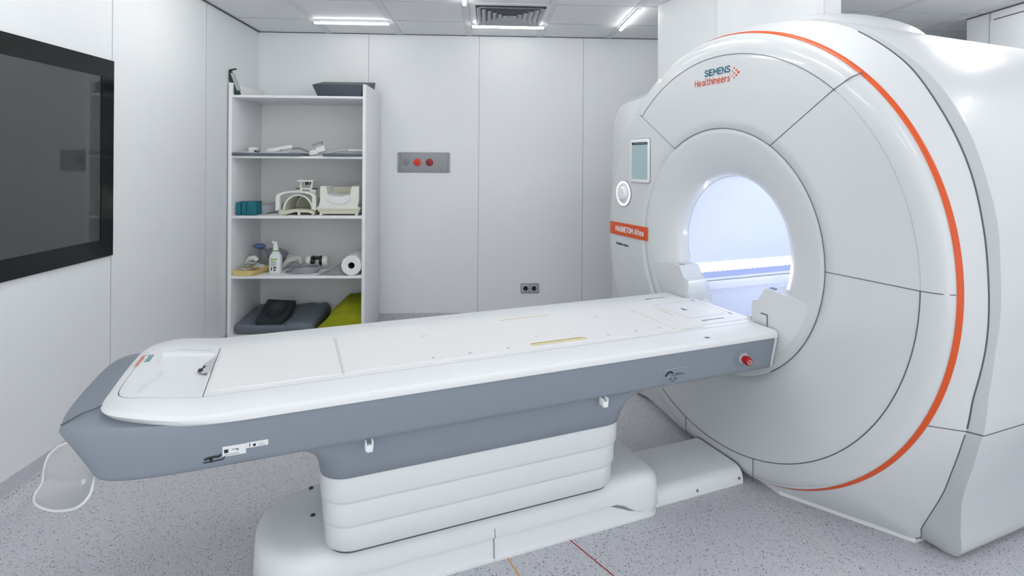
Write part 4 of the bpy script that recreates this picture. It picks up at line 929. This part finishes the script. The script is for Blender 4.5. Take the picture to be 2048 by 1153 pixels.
for a in (0, PI/2, PI, -PI/2): disc(bm, (1.495+0.013*math.cos(a), -0.318+0.009*math.sin(a), 0.7082), (0, 0, 1), 0.0025, 0.0012, 8)
link('rim_symbol', bm, 'dark', tb, off=OT, smooth=False)
# maker print on the head end: reads across the table
lettering('maker_print', 'Healthineers', 0.105, 0.0125, 0.0026, (-0.4440, 0.150, 0.7328), (0, -1, 0), (1, 0, 0), 'board_print', tb, OT)
lettering('maker_print', 'SIEMENS', 0.070, 0.0125, 0.0034, (-0.4235, 0.150, 0.7322), (0, -1, 0), (1, 0, 0), 'teal_print', tb, OT)
# grey casing under the rim
GA = outline([(-0.552, 0), (-0.550, 0.12), (-0.543, 0.205), (-0.532, 0.250), (-0.505, 0.283), (-0.44, 0.308), (-0.34, 0.330), (-0.18, 0.345), (0.02, 0.350)], 0.350, 1.812, 0.006)
GA2 = outline([(-0.555, 0), (-0.553, 0.12), (-0.547, 0.21), (-0.538, 0.256), (-0.512, 0.290), (-0.44, 0.314), (-0.34, 0.334), (-0.18, 0.347), (0.02, 0.350)], 0.350, 1.812, 0.006)
GB = outline([(-0.475, 0), (-0.474, 0.10), (-0.471, 0.20), (-0.462, 0.258), (-0.438, 0.295), (-0.37, 0.316), (-0.28, 0.325), (-0.15, 0.328), (0.02, 0.328)], 0.328, 1.812, 0.006)
GC = outline([(-0.455, 0), (-0.454, 0.10), (-0.452, 0.19), (-0.444, 0.244), (-0.420, 0.279), (-0.36, 0.300), (-0.28, 0.308), (-0.15, 0.311), (0.02, 0.311)], 0.311, 1.812, 0.006)
WH = [(u, v*0.985) for u, v in LOWo]
def gz(u, v, zz):
    t_ = min(1, max(0, (-0.10-u)/0.35)); return zz + 0.0*t_
bm = NB()
lev0 = [(u+0.004, v*0.98, 0.684+ (0.045 if u < -0.44 else 0.045*max(0, (-0.25-u)/0.19)*0.7 if u < -0.25 else 0)) for u, v in clipu(LOWo, None, 1.81)]
lev1 = [(u, v, 0.684+0.016*min(1, max(0, (-0.15-u)/0.3))) for u, v in GA]
lev2 = [(u, v, 0.672+0.010*min(1, max(0, (-0.15-u)/0.3))) for u, v in GA2]
loft(bm, [lev0, lev1, lev2, lay(lerp([(a, b_, 0) for a, b_ in GA2], [(a, b_, 0) for a, b_ in GB], 0.93) and [(a[0]*0.1+b_[0]*0.9, a[1]*0.1+b_[1]*0.9) for a, b_ in zip(GA2, GB)], 0.570, False), lay(GB, 0.560, False), lay([((a[0]+b_[0])/2, (a[1]+b_[1])/2) for a, b_ in zip(GB, GC)], 0.552, False), lay(GC, 0.550, False)], True, True, True)
cs = link('table_casing', bm, 'tabgrey', tb, off=OT, ang=50)
bm = NB(); p0 = (-0.454, -0.222, 0.724); p1 = (-0.535, -0.257, 0.7000); tube(bm, [p0, ((p0[0]+p1[0])/2, (p0[1]+p1[1])/2, 0.7165), p1], 0.0022, 6); link('casing_seam', bm, 'gap', cs, off=OT)
bm = NB()
prism(bm, [(-0.350, 0.684), (-0.352, 0.672), (-0.328, 0.560), (-0.3, 0.556), (0.3, 0.556), (0.328, 0.560), (0.352, 0.672), (0.350, 0.684)], 'x', 1.8115, 1.820); link('end_cap', bm, 'tabwhite', tb, off=OT, smooth=False)
# emergency stop
def side(u, z, d=0.0):   # point on the near side of the casing
    t_ = (0.672-z)/0.112; return (u, -(0.350-0.0198*t_)-d, z)
nrm = Vector((0, -1, -0.19)).normalized()
p = Vector(side(1.655, 0.617))
def sl(prof, m, name, par, n=28, c=p, sx=1.0, dz=0):
    bm = NB(); q = Vector((0, 0, 1)).rotation_difference(nrm).to_matrix().to_4x4(); lathe(bm, prof, n, Matrix.Translation(c) @ q @ Matrix.Diagonal((sx, 1, 1, 1))); return link(name, bm, m, par, off=OT)
rec = sl([(0.036, -0.001), (0.036, 0.0012), (0.031, 0.0018), (0.030, 0.0005), (0.002, 0.0005)], 'tabgrey', 'stop_recess', tb, sx=1.25)
sl([(0.022, 0.0), (0.022, 0.003), (0.019, 0.004)], 'lightgrey', 'stop_ring', rec)
sl([(0.0125, 0.002), (0.0125, 0.012), (0.0165, 0.014), (0.0165, 0.031), (0.0135, 0.034), (0.002, 0.034)], 'red', 'stop_button', rec)
sl([(0.0085, 0.0338), (0.0085, 0.0348), (0.0065, 0.0348), (0.0065, 0.0338)], 'white', 'stop_symbol', rec)
# stickers on the casing
def sticker(name, u0, u1, z0, z1, m, par=tb, lift=0.0010, slant=0.0):
    bm = NB(); A = [Vector(side(u, z, 0)) for u, z in ((u0, z0), (u1, z0), (u1, z1), (u0, z1))]
    a = [bm.verts.new(p_+nrm*(lift-0.0012)) for p_ in A]; b_ = [bm.verts.new(p_+nrm*lift) for p_ in A]
    bm.faces.new(a[::-1]); bm.faces.new(b_)
    for k in range(4): bm.faces.new((a[k], a[(k+1) % 4], b_[(k+1) % 4], b_[k]))
    return link(name, bm, m, par, off=OT, smooth=False)
def headfix(u):  # casing narrows towards the head; push stickers to the surface
    return 0
PN = []
# symbols near the scanner end
s1 = sticker('warning_sticker', 1.278, 1.378, 0.590, 0.622, 'lightgrey', lift=0.0009)
sticker('sticker_face', 1.2792, 1.3768, 0.5912, 0.6208, 'tabgrey', s1, 0.0014)
bm = NB()
pt = lambda u, z, l=0.002: tuple(Vector(side(u, z))+nrm*l)
tube(bm, spline([pt(1.284, 0.596), pt(1.292, 0.606), pt(1.302, 0.611), pt(1.312, 0.609), pt(1.314, 0.604)], 5), 0.0035, 6)
tube(bm, [pt(1.312, 0.598), pt(1.318, 0.594), pt(1.374, 0.596)], 0.0008, 5)
link('sticker_print', bm, 'black', s1, off=OT)
text('sticker_print', 'tes00', 0.017, Vector(pt(1.324, 0.600)), (1, 0, 0), (0, 0.19, 1), 'black', s1, 'LEFT', 0.0002, 1.0, 0.0006, OT)
bm = NB(); tube(bm, [pt(a, b_) for a, b_ in ((1.312, 0.588), (1.312, 0.582), (1.304, 0.582), (1.320, 0.570), (1.338, 0.582), (1.330, 0.582), (1.330, 0.588))], 0.0008, 5); link('arrow_mark', bm, 'black', tb, off=OT)
# stickers near the head
import bisect
def gwid(u, z):
    half = GA2[:74]; hb = GB[:74]
    def f(o_):
        for a, b_ in zip(o_, o_[1:]):
            if a[0] <= u <= b_[0] and b_[0] > a[0]: return a[1]+(b_[1]-a[1])*(u-a[0])/(b_[0]-a[0])
        return 0.35
    t_ = (0.682-z)/0.112*0.9; t_ = min(1, max(0, t_)); return f(GA2)*(1-t_)+f(GB)*t_
def hp(u, z, l=0.001): return Vector((u, -gwid(u, z)-l, z))
def hstick(name, u0, u1, z0, z1, m, par, l=0.0012, n=6):
    bm = NB(); R = []
    for k in range(n+1):
        u = u0+(u1-u0)*k/n; R.append([hp(u, z0, l), hp(u, z1, l), hp(u, z1, -0.001), hp(u, z0, -0.001)])
    loft(bm, R, True, True, True); return link(name, bm, m, par, off=OT, smooth=False)
s2 = hstick('rating_label', -0.160, -0.103, 0.583, 0.612, 'white', tb)
hstick('label_print', -0.156, -0.146, 0.593, 0.603, 'dark', s2, 0.0018); hstick('label_print', -0.138, -0.122, 0.600, 0.602, 'grey', s2, 0.0018); hstick('label_print', -0.154, -0.12, 0.587, 0.5885, 'grey', s2, 0.0018); hstick('label_print', -0.126, -0.121, 0.596, 0.602, 'grey', s2, 0.0018)
s3 = hstick('rating_label', -0.1025, -0.048, 0.597, 0.613, 'white', tb)
hstick('label_print', -0.095, -0.093, 0.600, 0.610, 'dark', s3, 0.0018); hstick('label_print', -0.086, -0.079, 0.600, 0.607, 'dark', s3, 0.0018); hstick('label_print', -0.074, -0.056, 0.600, 0.601, 'grey', s3, 0.0018); hstick('label_print', -0.072, -0.060, 0.605, 0.606, 'grey', s3, 0.0018)
bm = NB(); tube(bm, [hp(u, z_, 0.0015) for u, z_ in ((-0.203, 0.5835), (-0.192, 0.587), (-0.180, 0.588), (-0.168, 0.587), (-0.164, 0.592))], 0.0028, 6)
tube(bm, [hp(u, z_, 0.0015) for u, z_ in ((-0.206, 0.575), (-0.185, 0.575), (-0.158, 0.577), (-0.155, 0.585))], 0.0014, 6)
tube(bm, [hp(u, z_, 0.0015) for u, z_ in ((-0.190, 0.585), (-0.185, 0.579))], 0.003, 6); link('warning_print', bm, 'black', tb, off=OT)
# cable clips under the casing edge
for uu_ in (0.222, 1.025):
    bm = NB(); c = Vector((uu_, -0.338, 0.541))
    box(bm, uu_-0.010, uu_-0.006, -0.345, -0.318, 0.530, 0.556, 0.001); box(bm, uu_+0.009, uu_+0.013, -0.345, -0.318, 0.538, 0.558, 0.001)
    box(bm, uu_-0.007, uu_+0.012, -0.347, -0.330, 0.526, 0.546, 0.004, 3); link('cable_clip', bm, 'white', tb, off=OT)
# grey neck and bellows
NKo = lambda e0, e1, w_, r: rrect(e0, e1, -w_, w_, r, 8)
bm = NB()
loft(bm, [[(u, v, z_) for u, v in NKo(a, b_, w_, r)] for a, b_, w_, r, z_ in ((-0.05, 1.33, 0.304, 0.05, 0.552), (-0.01, 1.285, 0.303, 0.06, 0.546), (0.03, 1.235, 0.301, 0.065, 0.533), (0.062, 1.198, 0.298, 0.07, 0.513), (0.080, 1.175, 0.294, 0.075, 0.490), (0.089, 1.164, 0.287, 0.08, 0.460), (0.094, 1.158, 0.278, 0.08, 0.425), (0.10, 1.15, 0.27, 0.08, 0.42))], True, True, True)
link('lift_neck', bm, 'tabgrey', tb, off=OT, ang=50)
zt_ = [0.424, 0.340, 0.262, 0.180]
for k in range(3):
    i_ = 0.007*k; bm = NB(); a, b_ = zt_[k+1], zt_[k]; w_ = 0.272-i_; rr = 0.08
    L2 = [(0.100+i_, 1.152-i_, w_, b_+0.004), (0.097+i_, 1.155-i_, w_+0.001, b_-0.002), (0.098+i_, 1.154-i_, w_, a+0.012), (0.101+i_, 1.151-i_, w_-0.003, a+0.003), (0.105+i_, 1.147-i_, w_-0.006, a)]
    if k == 2: L2 = L2[:-2]+[(0.104+i_, 1.148-i_, w_-0.004, a+0.006), (0.118+i_, 1.134-i_, w_-0.018, a-0.002), (0.13, 1.12, 0.235, a-0.003)]
    loft(bm, [[(u, v, p_[3]) for u, v in NKo(p_[0], p_[1], p_[2], rr)] for p_ in L2], True, True, True); link('bellows', bm, 'accord', tb, off=OT, ang=50)
bm = NB(); prism(bm, NKo(0.125, 1.13, 0.24, 0.07), 'z', 0.172, 0.180); link('bellows_gap', bm, 'gap', tb, off=OT)
bm = NB()
disc(bm, (0.083, 0.163, 0.172), (0, 0, 1), 0.008, 0.003, 12); link('base_screw', bm, 'dark', tb, off=OT)
bm = NB(); disc(bm, (0.083, -0.005, 0.172), (0, 0, 1), 0.008, 0.003, 12); link('base_screw', bm, 'dark', tb, off=OT)
# floor base
BW = 0.222; c0 = 0.0
def bo(e0, e1, w_, rh, rs, n=14): return [(u, v+c0) for u, v in rrect(e0, e1, -w_, w_, rs, n, (rs, rs, rh, rh))]
def zlow(u): 
    f = min(1, max(0, (u-0.02)/0.16))*min(1, max(0, (1.27-u)/0.12)); f = f*f*(3-2*f); return 0.032+0.052*f
bm = NB(); E0, E1 = -0.100, 1.372
A0 = bo(E0, E1, BW, 0.19, 0.06); 
def dens(o_):
    r = []
    for (a, b_), (c_, d_) in zip(o_, o_[1:]+o_[:1]):
        L3 = math.hypot(c_-a, d_-b_); n_ = max(1, int(L3/0.03))
        r += [(a+(c_-a)*k/n_, b_+(d_-b_)*k/n_) for k in range(n_)]
    return r
def sc_(o_, d): 
    m_ = (E0+E1)/2; hu = (E1-E0)/2
    return [(m_+(u-m_)*(1-d/hu), c0+(v-c0)*(1-d/BW)) for u, v in o_]
A0 = dens(A0)
loft(bm, [[(u, v, zlow(u)) for u, v in sc_(A0, 0.012)], [(u, v, zlow(u)+0.001) for u, v in sc_(A0, 0.002)], [(u, v, zlow(u)+0.006) for u, v in A0], [(u, v, 0.130) for u, v in sc_(A0, 0.004)], [(u, v, 0.146) for u, v in sc_(A0, 0.009)], [(u, v, 0.159) for u, v in sc_(A0, 0.020)], [(u, v, 0.168) for u, v in sc_(A0, 0.034)], [(u, v, 0.172) for u, v in sc_(A0, 0.055)], [(u, v, 0.173) for u, v in sc_(A0, 0.10)]], True, True, True)
link('base_cover', bm, 'base', tb, off=OT, ang=60)
bm = NB()
def sc2(d): return [(u, v) for u, v in sc_(A0, d)]
loft(bm, [[(u, v, 0.0005) for u, v in sc2(0.004)], [(u, v, 0.010) for u, v in sc2(0.004)], [(u, v, 0.014) for u, v in sc2(0.012)], [(u, v, 0.10) for u, v in sc2(0.016)]], True, True, True)
link('base_skirt', bm, 'base', tb, off=OT, ang=60)
bm = NB(); tube(bm, [(0.664, -BW+c0+0.05, 0.1435), (0.664, -BW+c0+0.022, 0.139), (0.664, -BW+c0+0.003, 0.115), (0.664, -BW+c0-0.0005, 0.086)], 0.0012, 6); tube(bm, [(0.664, -BW+c0+0.014, 0.084), (0.664, -BW+c0+0.0045, 0.001)], 0.0012, 6); link('base_seam', bm, 'gap', tb, off=OT)
# floor duct between base and scanner
bm = NB(); dp = [(-0.178, 0.0005), (-0.178, 0.020), (-0.170, 0.045), (-0.158, 0.058), (-0.140, 0.066), (0.10, 0.066), (0.118, 0.058), (0.13, 0.045), (0.138, 0.02), (0.138, 0.0005)]
prism(bm, dp, 'x', 1.36, 1.822); dk = link('floor_duct', bm, 'base', tb, off=OT, ang=40)
bm = NB()
for uu_, zz_ in ((1.575, 0.022), (1.80, 0.026)): disc(bm, (uu_, -0.177, zz_), (0, -1, 0.1), 0.006, 0.003, 12)
link('screw', bm, 'grey', dk, off=OT)
bm = NB(); tube(bm, [(1.8235, a, b_) for a, b_ in dp[1:-1]], 0.0022, 6); link('duct_gap', bm, 'gap', dk, off=OT)
# foot-end scoop hanging under the head end
ol = [(-0.641, 0.076, 0.507), (-0.671, 0.093, 0.476), (-0.672, 0.062, 0.450), (-0.660, 0.015, 0.434), (-0.675, 0.009, 0.405), (-0.663, -0.026, 0.397), (-0.617, -0.097, 0.412), (-0.560, -0.175, 0.439), (-0.503, -0.240, 0.474), (-0.473, -0.255, 0.508), (-0.468, -0.225, 0.545), (-0.480, -0.10, 0.562), (-0.530, 0.02, 0.560)]
lp_ = spline(ol+[ol[0]], 6)[:-1]; cen = Vector((-0.575, -0.085, 0.475)); nn_ = Vector((0.80, 0.40, -0.5)).normalized()
bm = NB(); rings = []
for f in (1.0, 0.97, 0.9, 0.75, 0.55, 0.3, 0.08): rings.append([cen+(p_-cen)*f+nn_*(0.045*(1-f*f)) for p_ in lp_])
loft(bm, rings, True, False, True); bmesh.ops.solidify(bm, geom=bm.faces[:], thickness=0.004); fs_ = link('foot_scoop', bm, 'white', tb, off=OT, ang=70)
bm = NB(); tube(bm, lp_, 0.0035, 8, closed=True); link('scoop_rim', bm, 'white', fs_, off=OT)

# ------------------------------------------------------------------ floor tapes
def tape(name, a, b_, w_, m, label):
    d = (Vector(b_)-Vector(a)).normalized(); s = Vector((-d.y, d.x))*w_/2; bm = NB()
    P = [Vector(a)+s, Vector(a)-s, Vector(b_)-s, Vector(b_)+s]
    lo = [bm.verts.new((p_.x, p_.y, 0.0002)) for p_ in P]; hi = [bm.verts.new((p_.x, p_.y, 0.0008)) for p_ in P]
    bm.faces.new(lo[::-1]); bm.faces.new(hi)
    for k in range(4): bm.faces.new((lo[k], lo[(k+1) % 4], hi[(k+1) % 4], hi[k]))
    o_ = link(name, bm, m, smooth=False, off=(a[0], a[1], 0)); o_.location = (a[0], a[1], 0); tag(o_, label, 'floor line')
tape('floor_line', (0.302, 2.006), (0.64, 1.50), 0.0045, 'redline', 'thin dark red line on the floor running out from under the table base')
tape('floor_line', (0.070, 1.935), (0.20, 1.62), 0.007, 'tanline', 'thin tan line on the floor, left of the red line')
